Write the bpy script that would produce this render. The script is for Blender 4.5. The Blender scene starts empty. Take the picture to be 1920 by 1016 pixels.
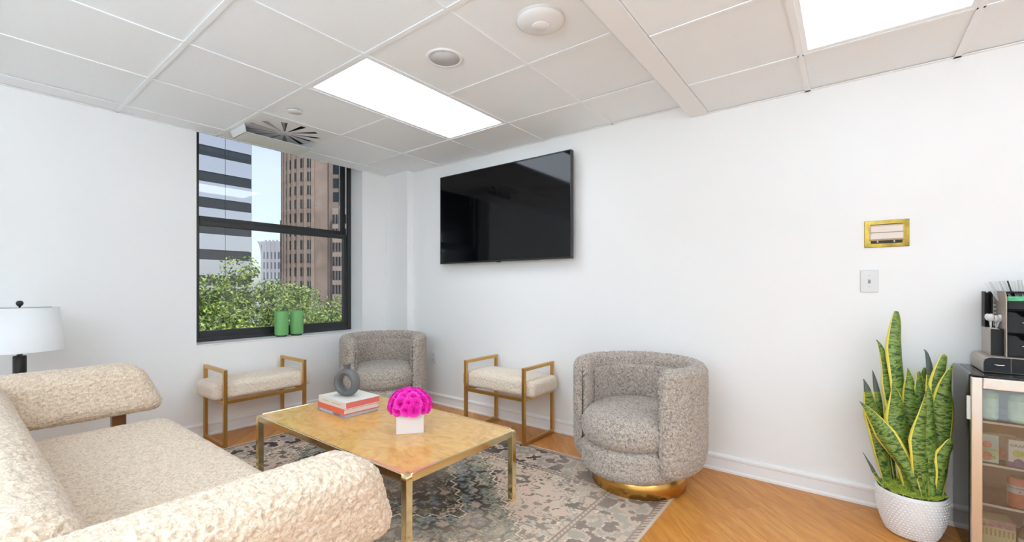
import bpy, bmesh, math, random
import numpy as np
from mathutils import Vector, Matrix, noise

random.seed(7)
rng = np.random.default_rng(11)
S = bpy.context.scene
COL = S.collection
PI = math.pi
R = math.radians

# ------------------------------------------------------------------ camera
CAM_H = 1.185
YAW = 37.5
cd = bpy.data.cameras.new('camera')
cam = bpy.data.objects.new('camera', cd)
COL.objects.link(cam)
cam.location = (0, 0, CAM_H)
cam.rotation_euler = (R(90), 0, R(YAW))
cd.sensor_width = 36
cd.lens = 36 * 821 / 1920
cd.shift_y = 30 / 1920
cd.clip_start = 0.02
cd.clip_end = 600
S.camera = cam

# ------------------------------------------------------------------ world, sun, exposure
PANEL_STRENGTH = 3.3
PANEL_COLOUR = (0.81, 0.91, 1.0)
ADDED_UPLIGHT_W = 86.0  # power of the unseen lamps added to brighten the ceiling
ADDED_UPLIGHT_COLOUR = (0.73, 0.88, 1.0)
world = bpy.data.worlds.new('sky')
S.world = world
world.use_nodes = True
wt = world.node_tree
wt.nodes.clear()
wo = wt.nodes.new('ShaderNodeOutputWorld')
wb = wt.nodes.new('ShaderNodeBackground')
sk = wt.nodes.new('ShaderNodeTexSky')
sk.sky_type = 'NISHITA'
sk.sun_disc = False
sk.sun_elevation = R(48)
sk.sun_rotation = R(108)
sk.air_density = 1.0
sk.dust_density = 2.0
sk.ozone_density = 1.0
# thin clouds drifting over the whole sky
tcw = wt.nodes.new('ShaderNodeTexCoord')
nw = wt.nodes.new('ShaderNodeTexNoise')
nw.inputs['Scale'].default_value = 3.0
nw.inputs['Detail'].default_value = 5
rw = wt.nodes.new('ShaderNodeValToRGB')
rw.color_ramp.elements[0].position = 0.34
rw.color_ramp.elements[1].position = 0.64
mw = wt.nodes.new('ShaderNodeMix')
mw.data_type = 'RGBA'
mw.inputs[7].default_value = (4.3, 4.6, 4.8, 1)
mult = wt.nodes.new('ShaderNodeMath'); mult.operation = 'MULTIPLY'; mult.inputs[1].default_value = 0.9
wt.links.new(tcw.outputs['Generated'], nw.inputs['Vector'])
wt.links.new(nw.outputs['Fac'], rw.inputs['Fac'])
wt.links.new(rw.outputs['Color'], mult.inputs[0])
wt.links.new(mult.outputs[0], mw.inputs[0])
wt.links.new(sk.outputs['Color'], mw.inputs[6])
wt.links.new(mw.outputs[2], wb.inputs['Color'])
wb.inputs['Strength'].default_value = 0.18
wt.links.new(wb.outputs[0], wo.inputs[0])

sd = bpy.data.lights.new('sun', 'SUN')
sd.energy = 2.8
sd.angle = R(0.6)
sd.color = (1.0, 0.95, 0.88)
sun = bpy.data.objects.new('sun', sd)
COL.objects.link(sun)
sun.rotation_euler = Vector((-0.66, 0.22, -0.72)).to_track_quat('-Z', 'Y').to_euler()

S.view_settings.view_transform = 'Standard'
S.view_settings.look = 'None'
S.view_settings.exposure = 0.41
S.view_settings.gamma = 1.0
S.view_settings.use_curve_mapping = False
S.cycles.diffuse_bounces = 7
S.cycles.max_bounces = 14
S.cycles.transparent_max_bounces = 16
S.cycles.sample_clamp_indirect = 6.0

# ------------------------------------------------------------------ room dimensions
XW = -4.06      # window wall
YW = 3.07       # television wall
XE, YE = 2.6, -2.2
ZL, ZR = 2.405, 2.322   # ceiling heights left / right of the step

# ------------------------------------------------------------------ materials
MATS = {}

def nodes_of(m):
    m.use_nodes = True
    return m.node_tree, m.node_tree.nodes['Principled BSDF']

def mat(name, col, rough=0.5, metal=0.0, bump=None, var=None, **kw):
    """procedural material; bump=(scale, strength), var=(scale, amount) mottles the colour"""
    if name in MATS:
        return MATS[name]
    m = bpy.data.materials.new(name)
    nt, b = nodes_of(m)
    b.inputs['Base Color'].default_value = (*col, 1)
    b.inputs['Roughness'].default_value = rough
    b.inputs['Metallic'].default_value = metal
    for k, v in kw.items():
        b.inputs[k.replace('_', ' ')].default_value = v
    tc = nt.nodes.new('ShaderNodeTexCoord')
    if var:
        n = nt.nodes.new('ShaderNodeTexNoise')
        n.inputs['Scale'].default_value = var[0]
        n.inputs['Detail'].default_value = 4
        nt.links.new(tc.outputs['Object'], n.inputs['Vector'])
        r = nt.nodes.new('ShaderNodeValToRGB')
        a = var[1]
        r.color_ramp.elements[0].position = 0.3
        r.color_ramp.elements[1].position = 0.7
        r.color_ramp.elements[0].color = tuple(max(0, c * (1 - a)) for c in col) + (1,)
        r.color_ramp.elements[1].color = tuple(min(1, c * (1 + a)) for c in col) + (1,)
        nt.links.new(n.outputs['Fac'], r.inputs['Fac'])
        nt.links.new(r.outputs['Color'], b.inputs['Base Color'])
    if bump:
        n = nt.nodes.new('ShaderNodeTexNoise')
        n.inputs['Scale'].default_value = bump[0]
        n.inputs['Detail'].default_value = 3
        nt.links.new(tc.outputs['Object'], n.inputs['Vector'])
        bp = nt.nodes.new('ShaderNodeBump')
        bp.inputs['Strength'].default_value = bump[1]
        bp.inputs['Distance'].default_value = 0.002
        nt.links.new(n.outputs['Fac'], bp.inputs['Height'])
        nt.links.new(bp.outputs['Normal'], b.inputs['Normal'])
    MATS[name] = m
    return m

def emit(name, col, strength):
    m = bpy.data.materials.new(name)
    m.use_nodes = True
    nt = m.node_tree
    nt.nodes.clear()
    o = nt.nodes.new('ShaderNodeOutputMaterial')
    e = nt.nodes.new('ShaderNodeEmission')
    e.inputs['Color'].default_value = (*col, 1)
    e.inputs['Strength'].default_value = strength
    nt.links.new(e.outputs[0], o.inputs[0])
    return m

def pane_mat(name, tint, gloss, rough=0.0):
    """thin glass sheet: clear with a Fresnel reflection"""
    m = bpy.data.materials.new(name)
    m.use_nodes = True
    nt = m.node_tree
    nt.nodes.clear()
    o = nt.nodes.new('ShaderNodeOutputMaterial')
    t = nt.nodes.new('ShaderNodeBsdfTransparent')
    t.inputs['Color'].default_value = (*tint, 1)
    g = nt.nodes.new('ShaderNodeBsdfGlossy')
    g.inputs['Roughness'].default_value = rough
    fr = nt.nodes.new('ShaderNodeFresnel')
    fr.inputs['IOR'].default_value = 1.45
    mu = nt.nodes.new('ShaderNodeMath')
    mu.operation = 'MULTIPLY'
    mu.inputs[1].default_value = gloss
    mx = nt.nodes.new('ShaderNodeMixShader')
    nt.links.new(fr.outputs[0], mu.inputs[0])
    nt.links.new(mu.outputs[0], mx.inputs[0])
    nt.links.new(t.outputs[0], mx.inputs[1])
    nt.links.new(g.outputs[0], mx.inputs[2])
    nt.links.new(mx.outputs[0], o.inputs[0])
    return m

def ramp(nt, stops):
    r = nt.nodes.new('ShaderNodeValToRGB')
    cr = r.color_ramp
    while len(cr.elements) < len(stops):
        cr.elements.new(0.5)
    for e, (p, c) in zip(cr.elements, stops):
        e.position = p
        e.color = (*c, 1)
    return r

def wood_mat(name, stops, scale=(1.6, 14, 14), dist=2.5, rough=0.35, coat=0.2, rand=True):
    m = bpy.data.materials.new(name)
    nt, b = nodes_of(m)
    tc = nt.nodes.new('ShaderNodeTexCoord')
    mp = nt.nodes.new('ShaderNodeMapping')
    mp.inputs['Scale'].default_value = scale
    add = nt.nodes.new('ShaderNodeVectorMath')
    add.operation = 'ADD'
    oi = nt.nodes.new('ShaderNodeObjectInfo')
    sc = nt.nodes.new('ShaderNodeMath'); sc.operation = 'MULTIPLY'; sc.inputs[1].default_value = 37.0 if rand else 0
    nt.links.new(oi.outputs['Random'], sc.inputs[0])
    nt.links.new(tc.outputs['Object'], add.inputs[0])
    nt.links.new(sc.outputs[0], add.inputs[1])
    nt.links.new(add.outputs[0], mp.inputs['Vector'])
    n1 = nt.nodes.new('ShaderNodeTexNoise')
    n1.inputs['Scale'].default_value = 1.0
    n1.inputs['Detail'].default_value = 6
    n1.inputs['Roughness'].default_value = 0.6
    n1.inputs['Distortion'].default_value = dist
    nt.links.new(mp.outputs[0], n1.inputs['Vector'])
    n2 = nt.nodes.new('ShaderNodeTexNoise')
    n2.inputs['Scale'].default_value = 6.0
    n2.inputs['Detail'].default_value = 3
    nt.links.new(mp.outputs[0], n2.inputs['Vector'])
    mx = nt.nodes.new('ShaderNodeMath'); mx.operation = 'MULTIPLY_ADD'
    mx.inputs[1].default_value = 0.3
    nt.links.new(n2.outputs['Fac'], mx.inputs[0])
    nt.links.new(n1.outputs['Fac'], mx.inputs[2])
    m2 = nt.nodes.new('ShaderNodeMath'); m2.operation = 'MULTIPLY_ADD'
    m2.inputs[1].default_value = 0.14 if rand else 0.0
    nt.links.new(oi.outputs['Random'], m2.inputs[0])
    nt.links.new(mx.outputs[0], m2.inputs[2])
    r = ramp(nt, stops)
    nt.links.new(m2.outputs[0], r.inputs['Fac'])
    nt.links.new(r.outputs['Color'], b.inputs['Base Color'])
    b.inputs['Roughness'].default_value = rough
    b.inputs['Coat Weight'].default_value = coat
    b.inputs['Coat Roughness'].default_value = 0.12
    bp = nt.nodes.new('ShaderNodeBump')
    bp.inputs['Strength'].default_value = 0.08
    bp.inputs['Distance'].default_value = 0.001
    nt.links.new(mx.outputs[0], bp.inputs['Height'])
    nt.links.new(bp.outputs['Normal'], b.inputs['Normal'])
    MATS[name] = m
    return m

def boucle_mat(name, hi, lo, scale):
    """looped pile: yarn colour varies loop by loop, hollows tinted darker as crevice shade, fine relief"""
    m = bpy.data.materials.new(name)
    nt, b = nodes_of(m)
    tc = nt.nodes.new('ShaderNodeTexCoord')
    v = nt.nodes.new('ShaderNodeTexNoise')
    v.inputs['Scale'].default_value = scale
    v.inputs['Detail'].default_value = 3
    v.inputs['Distortion'].default_value = 1.2
    nt.links.new(tc.outputs['Object'], v.inputs['Vector'])
    r = ramp(nt, [(0.36, lo), (0.58, hi)])  # low colour fills the hollows: yarn tone plus painted crevice shade
    nt.links.new(v.outputs['Fac'], r.inputs['Fac'])
    nt.links.new(r.outputs['Color'], b.inputs['Base Color'])
    b.inputs['Roughness'].default_value = 0.95
    b.inputs['Sheen Weight'].default_value = 0.25
    b.inputs['Sheen Roughness'].default_value = 0.5
    b.inputs['Specular IOR Level'].default_value = 0.1
    bp = nt.nodes.new('ShaderNodeBump')
    bp.inputs['Strength'].default_value = 0.6
    bp.inputs['Distance'].default_value = 0.004
    nt.links.new(v.outputs['Fac'], bp.inputs['Height'])
    nt.links.new(bp.outputs['Normal'], b.inputs['Normal'])
    MATS[name] = m
    return m

WALL = mat('wall_paint', (0.905, 0.905, 0.90), 0.6, bump=(180, 0.04))
TRIM = mat('white_trim', (0.92, 0.925, 0.93), 0.35)
TILE = mat('ceiling_tile', (0.905, 0.935, 0.955), 0.9, bump=(260, 0.25), var=(300, 0.03))
TEE = mat('ceiling_tee', (0.92, 0.945, 0.96), 0.45)
PLENUM = mat('plenum', (0.25, 0.25, 0.25), 0.9)
BLACKM = mat('black_aluminium', (0.025, 0.026, 0.028), 0.38)
BLACKP = mat('black_plastic', (0.02, 0.02, 0.021), 0.4, bump=(400, 0.1))
WHITEP = mat('white_plastic', (0.86, 0.86, 0.86), 0.35)
GREYP = mat('grey_mesh', (0.62, 0.62, 0.63), 0.7)
BRASS = mat('brushed_brass', (0.62, 0.37, 0.12), 0.30, 1.0, bump=(60, 0.05))
POLBR = mat('polished_brass', (0.95, 0.80, 0.47), 0.12, 1.0)
CHAIRBR = mat('chair_base_brass', (0.60, 0.34, 0.09), 0.24, 1.0)
CREAM = boucle_mat('cream_boucle', (0.78, 0.645, 0.505), (0.57, 0.43, 0.305), 90)
BENCHF = boucle_mat('bench_boucle', (0.88, 0.77, 0.65), (0.72, 0.57, 0.43), 130)
GREIGE = boucle_mat('greige_boucle', (0.54, 0.47, 0.405), (0.25, 0.20, 0.165), 100)
FLOORW = wood_mat('oak_plank', [(0.30, (0.30, 0.092, 0.014)), (0.5, (0.47, 0.172, 0.027)), (0.72, (0.58, 0.235, 0.042)), (0.98, (0.68, 0.34, 0.085))], (2.2, 16, 16), 1.6, 0.42, 0.08)
BURL = wood_mat('burl_veneer', [(0.34, (0.42, 0.18, 0.035)), (0.50, (0.62, 0.31, 0.07)), (0.66, (0.74, 0.41, 0.105)), (0.9, (0.80, 0.50, 0.16))], (4.0, 5.5, 5), 5.0, 0.25, 0.35, False)
WALNUT = wood_mat('walnut', [(0.3, (0.10, 0.035, 0.012)), (0.7, (0.26, 0.10, 0.03))], (3, 20, 20), 1.0, 0.35, 0.1, False)
STEEL = mat('brushed_steel', (0.74, 0.68, 0.60), 0.30, 1.0, bump=(90, 0.04))
GLASS = pane_mat('window_glass', (0.97, 0.985, 0.985), 1.0)
FGLASS = pane_mat('cooler_glass', (0.90, 0.90, 0.88), 3.6, 0.03)

# ------------------------------------------------------------------ object helpers
def np_mesh(name, V, F, smooth=False):
    """V (n,3), F (m,4) or (m,3) numpy arrays -> mesh, fast"""
    me = bpy.data.meshes.new(name)
    V = np.asarray(V, dtype=np.float32)
    F = np.asarray(F, dtype=np.int32)
    k = F.shape[1]
    me.vertices.add(len(V))
    me.vertices.foreach_set('co', V.ravel())
    me.loops.add(F.size)
    me.loops.foreach_set('vertex_index', F.ravel())
    me.polygons.add(len(F))
    me.polygons.foreach_set('loop_start', np.arange(0, F.size, k, dtype=np.int32))
    me.polygons.foreach_set('loop_total', np.full(len(F), k, dtype=np.int32))
    if smooth:
        me.polygons.foreach_set('use_smooth', np.ones(len(F), dtype=bool))
    me.update(calc_edges=True)
    return me

def link(name, me, m=None, parent=None, loc=(0, 0, 0), rot=(0, 0, 0)):
    o = bpy.data.objects.new(name, me)
    COL.objects.link(o)
    if m is not None and me is not None and len(me.materials) == 0:
        me.materials.append(m)
    o.location = loc
    o.rotation_euler = rot
    if parent is not None:
        o.parent = parent
    return o

def tag(o, label, cat, group=None, kind=None):
    o['label'] = label
    o['category'] = cat
    if group:
        o['group'] = group
    if kind:
        o['kind'] = kind
    return o

def struct(o, label=None):
    o['kind'] = 'structure'
    if label:
        o['label'] = label
    return o

def thing(name, label, cat, loc=(0, 0, 0), rz=0.0, group=None):
    o = bpy.data.objects.new(name, None)
    COL.objects.link(o)
    o.empty_display_size = 0.1
    o.location = loc
    o.rotation_euler = (0, 0, rz)
    return tag(o, label, cat, group)

def copy_tree(o, parent=None):
    c = o.copy()
    COL.objects.link(c)
    if parent is not None:
        c.parent = parent
    for ch in [x for x in bpy.data.objects if x.parent == o]:
        copy_tree(ch, c)
    return c

class G:
    """collects polygons of ONE part"""
    def __init__(s):
        s.v, s.f, s.sm = [], [], []
    def add(s, vs, fs, smooth=False):
        o = len(s.v)
        s.v += [tuple(p) for p in vs]
        s.f += [tuple(i + o for i in f) for f in fs]
        s.sm += [smooth] * len(fs)
        return s
    def box(s, x0, y0, z0, x1, y1, z1):
        vs = [(x0, y0, z0), (x1, y0, z0), (x1, y1, z0), (x0, y1, z0), (x0, y0, z1), (x1, y0, z1), (x1, y1, z1), (x0, y1, z1)]
        return s.add(vs, [(0, 3, 2, 1), (4, 5, 6, 7), (0, 1, 5, 4), (1, 2, 6, 5), (2, 3, 7, 6), (3, 0, 4, 7)])
    def bbox(s, x0, y0, z0, x1, y1, z1, b=0.003, seg=2):
        bm = bmesh.new()
        bmesh.ops.create_cube(bm, size=1)
        bmesh.ops.scale(bm, vec=(x1 - x0, y1 - y0, z1 - z0), verts=bm.verts)
        bmesh.ops.translate(bm, vec=((x0 + x1) / 2, (y0 + y1) / 2, (z0 + z1) / 2), verts=bm.verts)
        bmesh.ops.bevel(bm, geom=list(bm.edges), offset=b, segments=seg, profile=0.5, affect='EDGES')
        bm.verts.ensure_lookup_table()
        s.add([v.co[:] for v in bm.verts], [[v.index for v in f.verts] for f in bm.faces], False)
        bm.free()
        return s
    def lathe(s, prof, n=32, c=(0, 0, 0), cap=True, smooth=True):
        o = len(s.v)
        vs, fs = [], []
        for r, z in prof:
            for k in range(n):
                a = 2 * PI * k / n
                vs.append((c[0] + r * math.cos(a), c[1] + r * math.sin(a), c[2] + z))
        for i in range(len(prof) - 1):
            for k in range(n):
                k2 = (k + 1) % n
                fs.append((i * n + k, i * n + k2, (i + 1) * n + k2, (i + 1) * n + k))
        s.add(vs, fs, smooth)
        if cap:
            o2 = o
            if prof[0][0] > 1e-5:
                s.f.append(tuple(o2 + k for k in range(n - 1, -1, -1))); s.sm.append(False)
            if prof[-1][0] > 1e-5:
                b = o2 + (len(prof) - 1) * n
                s.f.append(tuple(b + k for k in range(n))); s.sm.append(False)
        return s
    def tube(s, pts, rad, n=8, smooth=True):
        pts = [Vector(p) for p in pts]
        if not hasattr(rad, '__len__'):
            rad = [rad] * len(pts)
        vs, fs = [], []
        up = Vector((0, 0, 1))
        prev = None
        for i, p in enumerate(pts):
            t = (pts[min(i + 1, len(pts) - 1)] - pts[max(i - 1, 0)]).normalized()
            if prev is None:
                a = t.cross(up)
                if a.length < 1e-3:
                    a = t.cross(Vector((1, 0, 0)))
            else:
                a = prev - t * prev.dot(t)
            a.normalize()
            prev = a
            b = t.cross(a)
            for k in range(n):
                th = 2 * PI * k / n
                vs.append(p + (a * math.cos(th) + b * math.sin(th)) * rad[i])
        for i in range(len(pts) - 1):
            for k in range(n):
                k2 = (k + 1) % n
                fs.append((i * n + k, i * n + k2, (i + 1) * n + k2, (i + 1) * n + k))
        fs.append(tuple(range(n - 1, -1, -1)))
        fs.append(tuple((len(pts) - 1) * n + k for k in range(n)))
        return s.add(vs, fs, smooth)
    def prism(s, poly, z0, z1):
        n = len(poly)
        vs = [(x, y, z0) for x, y in poly] + [(x, y, z1) for x, y in poly]
        fs = [tuple(range(n - 1, -1, -1)), tuple(range(n, 2 * n))] + [(i, (i + 1) % n, n + (i + 1) % n, n + i) for i in range(n)]
        return s.add(vs, fs)
    def extrude(s, poly, p0, p1, ax):
        """closed profile poly of (a,b) swept from p0 to p1 along world axis ax ('x': a->y b->z, 'y': a->x b->z)"""
        n = len(poly)
        if ax == 'x':
            vs = [(p0, a, b) for a, b in poly] + [(p1, a, b) for a, b in poly]
        else:
            vs = [(a, p0, b) for a, b in poly] + [(a, p1, b) for a, b in poly]
        fs = [tuple(range(n - 1, -1, -1)), tuple(range(n, 2 * n))] + [(i, (i + 1) % n, n + (i + 1) % n, n + i) for i in range(n)]
        return s.add(vs, fs)
    def mesh(s, name='m'):
        me = bpy.data.meshes.new(name)
        me.from_pydata(s.v, [], s.f)
        me.polygons.foreach_set('use_smooth', s.sm)
        bm = bmesh.new()
        bm.from_mesh(me)
        bmesh.ops.recalc_face_normals(bm, faces=bm.faces)
        bm.to_mesh(me)
        bm.free()
        me.update()
        return me
    def build(s, name, m, parent=None, loc=(0, 0, 0), rot=(0, 0, 0)):
        return link(name, s.mesh(name), m, parent, loc, rot)

# vectorised value noise -------------------------------------------------
def _h(ix, iy, iz, seed):
    h = (ix * 374761393 + iy * 668265263 + iz * 2147483647 + seed * 144665) & 0xffffffff
    h = ((h ^ (h >> 13)) * 1274126177) & 0xffffffff
    h = (h ^ (h >> 16)) & 0xffffffff
    return h.astype(np.float64) / 4294967295.0

def vnoise(P, freq, seed=0):
    Q = np.asarray(P, dtype=np.float64) * freq
    I = np.floor(Q).astype(np.int64)
    f = Q - I
    f = f * f * (3 - 2 * f)
    out = 0
    for dx in (0, 1):
        wx = f[:, 0] if dx else 1 - f[:, 0]
        for dy in (0, 1):
            wy = f[:, 1] if dy else 1 - f[:, 1]
            for dz in (0, 1):
                wz = f[:, 2] if dz else 1 - f[:, 2]
                out = out + wx * wy * wz * _h(I[:, 0] + dx, I[:, 1] + dy, I[:, 2] + dz, seed)
    return out

def boucle_disp(P, amp, freq, seed=0):
    a = vnoise(P, freq, seed)
    b = vnoise(P, freq * 1.9, seed + 5)
    c = 1 - np.abs(2 * a - 1)
    return amp * (1.1 * c ** 1.5 + 0.6 * b - 0.8)

def rbox(sx, sy, sz, r, step):
    """rounded box surface as numpy quads centred on the origin -> V, N, F"""
    h = np.array([sx, sy, sz]) / 2
    r = min(r, h.min() * 0.999)
    n = [max(4, int(round(2 * h[i] / step))) for i in range(3)]
    lin = [np.linspace(-h[i], h[i], n[i] + 1) for i in range(3)]
    Vs, Fs, off = [], [], 0
    for ax in range(3):
        u, w = (ax + 1) % 3, (ax + 2) % 3
        for sgn in (-1, 1):
            A, B = np.meshgrid(lin[u], lin[w], indexing='ij')
            P = np.zeros(A.shape + (3,))
            P[..., u] = A
            P[..., w] = B
            P[..., ax] = sgn * h[ax]
            na, nb = A.shape
            idx = np.arange(na * nb).reshape(na, nb) + off
            q = np.stack([idx[:-1, :-1], idx[1:, :-1], idx[1:, 1:], idx[:-1, 1:]], -1).reshape(-1, 4)
            if sgn < 0:
                q = q[:, ::-1]
            Vs.append(P.reshape(-1, 3)); Fs.append(q)
            off += na * nb
    V = np.concatenate(Vs); F = np.concatenate(Fs)
    key = np.round(V * 1e5).astype(np.int64)
    _, first, inv = np.unique(key, axis=0, return_index=True, return_inverse=True)
    V = V[first]
    F = inv.reshape(-1)[F]
    q = np.clip(V, -(h - r), h - r)
    d = V - q
    N = d / np.maximum(np.linalg.norm(d, axis=1, keepdims=True), 1e-9)
    return q + N * r, N, F

def grid_faces(nu, nv, wrap_u=False, wrap_v=False):
    iu = np.arange(nu if wrap_u else nu - 1)
    iv = np.arange(nv if wrap_v else nv - 1)
    A, B = np.meshgrid(iu, iv, indexing='ij')
    A2, B2 = (A + 1) % nu, (B + 1) % nv
    return np.stack([A * nv + B, A2 * nv + B, A2 * nv + B2, A * nv + B2], -1).reshape(-1, 4)

def text_mesh(body, size, depth=0.0004):
    cu = bpy.data.curves.new('lettering', 'FONT')
    cu.body = body
    cu.size = size
    cu.align_x = 'CENTER'
    cu.align_y = 'CENTER'
    cu.extrude = depth
    o = bpy.data.objects.new('tmp', cu)
    COL.objects.link(o)
    dg = bpy.context.evaluated_depsgraph_get()
    me = bpy.data.meshes.new_from_object(o.evaluated_get(dg))
    bpy.data.objects.remove(o)
    bpy.data.curves.remove(cu)
    return me

# =================================================================== SETTING
# ---- walls
def wall_hole(name, x0, x1, y0, y1, z0, z1, hy0, hy1, hz0, hz1, m):
    ys, zs = [y0, hy0, hy1, y1], [z0, hz0, hz1, z1]
    g = G()
    vs = [(x, y, z) for x in (x0, x1) for y in ys for z in zs]
    I = lambda i, j, k: i * 16 + j * 4 + k
    fs = []
    for j in range(3):
        for k in range(3):
            if j == 1 and k == 1:
                continue
            fs.append((I(0, j, k), I(0, j, k + 1), I(0, j + 1, k + 1), I(0, j + 1, k)))
            fs.append((I(1, j, k), I(1, j + 1, k), I(1, j + 1, k + 1), I(1, j, k + 1)))
    for j in range(3):
        fs.append((I(0, j, 0), I(0, j + 1, 0), I(1, j + 1, 0), I(1, j, 0)))
        fs.append((I(0, j, 3), I(1, j, 3), I(1, j + 1, 3), I(0, j + 1, 3)))
        fs.append((I(0, 0, j), I(1, 0, j), I(1, 0, j + 1), I(0, 0, j + 1)))
        fs.append((I(0, 3, j), I(0, 3, j + 1), I(1, 3, j + 1), I(1, 3, j)))
    fs.append((I(0, 1, 1), I(0, 1, 2), I(1, 1, 2), I(1, 1, 1)))
    fs.append((I(0, 2, 1), I(1, 2, 1), I(1, 2, 2), I(0, 2, 2)))
    fs.append((I(0, 1, 1), I(1, 1, 1), I(1, 2, 1), I(0, 2, 1)))
    fs.append((I(0, 1, 2), I(0, 2, 2), I(1, 2, 2), I(1, 1, 2)))
    g.add(vs, fs)
    return g.build(name, m)

WY0, WY1, WZ0, WZ1 = 1.22, 2.70, 0.72, 2.62      # window opening
struct(wall_hole('wall_left', XW - 0.30, XW, YE - 0.3, YW + 0.3, -0.05, 2.85, WY0, WY1, WZ0, WZ1, WALL))
struct(G().box(XW, YW, -0.05, XE + 0.3, YW + 0.3, 2.85).build('wall_front', WALL))
struct(G().box(XW, YE - 0.3, -0.05, XE + 0.3, YE, 2.85).build('wall_back', WALL))
struct(G().box(XE, YE, -0.05, XE + 0.3, YW, 2.85).build('wall_right', WALL))
# shallow boxed-in pier in the corner beside the window
struct(G().bbox(XW, 2.991, 0.0, -3.687, YW, ZL + 0.02, 0.004).build('trim_1', WALL))

# ---- baseboards (moulded profile)
def bb_profile(s):
    return [(0, 0), (s * 0.020, 0), (s * 0.020, 0.012), (s * 0.013, 0.022), (s * 0.013, 0.078), (s * 0.017, 0.084), (s * 0.017, 0.096), (s * 0.010, 0.106), (0, 0.108)]
struct(G().extrude([(YW + a, b) for a, b in bb_profile(-1)], -3.687, XE, 'x').build('baseboard_front', TRIM))
struct(G().extrude([(XW + a, b) for a, b in bb_profile(1)], YE, 2.991, 'y').build('baseboard_left', TRIM))

# ---- floor: slab and diagonal planks
flo = struct(G().box(XW, YE, -0.05, XE, YW, -0.008).build('floor', mat('subfloor', (0.12, 0.07, 0.04), 0.8)))

def clip_poly(poly, inside, inter):
    out = []
    for i in range(len(poly)):
        a, b = poly[i], poly[(i + 1) % len(poly)]
        ia, ib = inside(a), inside(b)
        if ia:
            out.append(a)
        if ia != ib:
            out.append(inter(a, b))
    return out

def clip_rect(poly, x0, x1, y0, y1):
    for ax, lim, sg in ((0, x0, 1), (0, x1, -1), (1, y0, 1), (1, y1, -1)):
        poly = clip_poly(poly, lambda p: sg * (p[ax] - lim) >= 0,
                         lambda a, b: tuple(a[i] + (b[i] - a[i]) * (lim - a[ax]) / (b[ax] - a[ax]) for i in range(2)))
        if len(poly) < 3:
            return []
    return poly

PA = R(135)
ca, sa = math.cos(PA), math.sin(PA)
PWd, PLn = 0.182, 1.22
for row in range(-28, 29):
    off = (row * 0.437) % PLn
    for k in range(-6, 6):
        u0, v0 = k * PLn + off, row * PWd
        cu, cv = u0 + PLn / 2, v0 + PWd / 2
        g_ = 0.0004
        loc = [(u0 + g_, v0 + g_), (u0 + PLn - g_, v0 + g_), (u0 + PLn - g_, v0 + PWd - g_), (u0 + g_, v0 + PWd - g_)]
        wp = [(u * ca - v * sa, u * sa + v * ca) for u, v in loc]
        wp = clip_rect(wp, XW, XE, YE, YW)
        if len(wp) < 3:
            continue
        lp = [(x * ca + y * sa - cu, -x * sa + y * ca - cv) for x, y in wp]
        area = abs(sum(lp[i][0] * lp[(i + 1) % len(lp)][1] - lp[(i + 1) % len(lp)][0] * lp[i][1] for i in range(len(lp)))) / 2
        if area < 0.004:
            continue
        g = G().prism(lp, -0.008, 0.0)
        g.build('plank', FLOORW, flo, (cu * ca - cv * sa, cu * sa + cv * ca, 0), (0, 0, PA))

# ---- ceiling: dark plenum slab, tiles and tees on two levels, boxed step between them
cei = struct(G().box(XW - 0.3, YE - 0.3, 2.80, XE + 0.3, YW + 0.3, 2.95).build('ceiling', PLENUM))
XL = [-3.86, -3.245, -2.63, -2.015, -1.40]                 # tee lines, left field
XS0, XS1 = -0.905, -0.724                                   # step
XRr = [-0.185 + 0.615 * i for i in range(5)]
YT = [2.575 - 0.61 * i for i in range(8)]
TW = 0.012
LIGHTS = {(-2.63, 1.355), (-0.185, 1.355), (-2.63, -1.085), (-0.185, -1.085), (1.66, 1.355), (1.66, -1.085)}
def near(a, b):
    return abs(a - b) < 0.02
def tiles(xs, z):
    ys = sorted(YT + [YE, YW])
    for i in range(len(xs) - 1):
        for j in range(len(ys) - 1):
            x0, x1, y0, y1 = xs[i], xs[i + 1], ys[j], ys[j + 1]
            if any(near(x0, lx) and (near(y0, ly) or near(y0, ly + 0.61)) for lx, ly in LIGHTS):
                continue
            if near(x0, -3.86) and near(y0, 1.355):
                continue                                   # the swirl diffuser sits here
            dz = random.uniform(0.004, 0.007)
            G().box(x0 + TW / 3, y0 + TW / 3, z + dz, x1 - TW / 3, y1 - TW / 3, z + dz + 0.014).build('ceiling_tile', TILE, cei)
tiles([XW] + XL + [XS0 + 0.02], ZL)
tiles([XS1] + XRr + [XE], ZR)
def tee(x0, y0, x1, y1, z, w=TW):
    if x0 == x1:
        G().box(x0 - w, y0, z - 0.001, x0 + w, y1, z + 0.004).build('tee_bar', TEE, cei)
    else:
        G().box(x0, y0 - w, z - 0.001, x1, y0 + w, z + 0.0035).build('tee_bar', TEE, cei)
for x in XL:
    tee(x, YE, x, YW, ZL, 0.007)
for x in XRr:
    tee(x, YE, x, YW, ZR, 0.013)
def cross_tees(xs, z):
    for y in YT:
        for xa, xb in zip(xs[:-1], xs[1:]):
            if any(near(xa, lx) and near(y, ly + 0.61) for lx, ly in LIGHTS):
                continue
            tee(xa + 0.007, y, xb - 0.007, y, z, 0.012 if z > ZR + 0.01 else 0.008)
cross_tees([XW] + XL + [XS0 + 0.01], ZL)
cross_tees([XS1] + XRr + [XE], ZR)
G().extrude([(XS0, ZL + 0.02), (XS0, ZL), (XS0 + 0.072, ZR - 0.002), (XS1, ZR - 0.002), (XS1, ZL + 0.02)], YE, YW, 'y').build('ceiling_step', WALL, cei)
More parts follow.
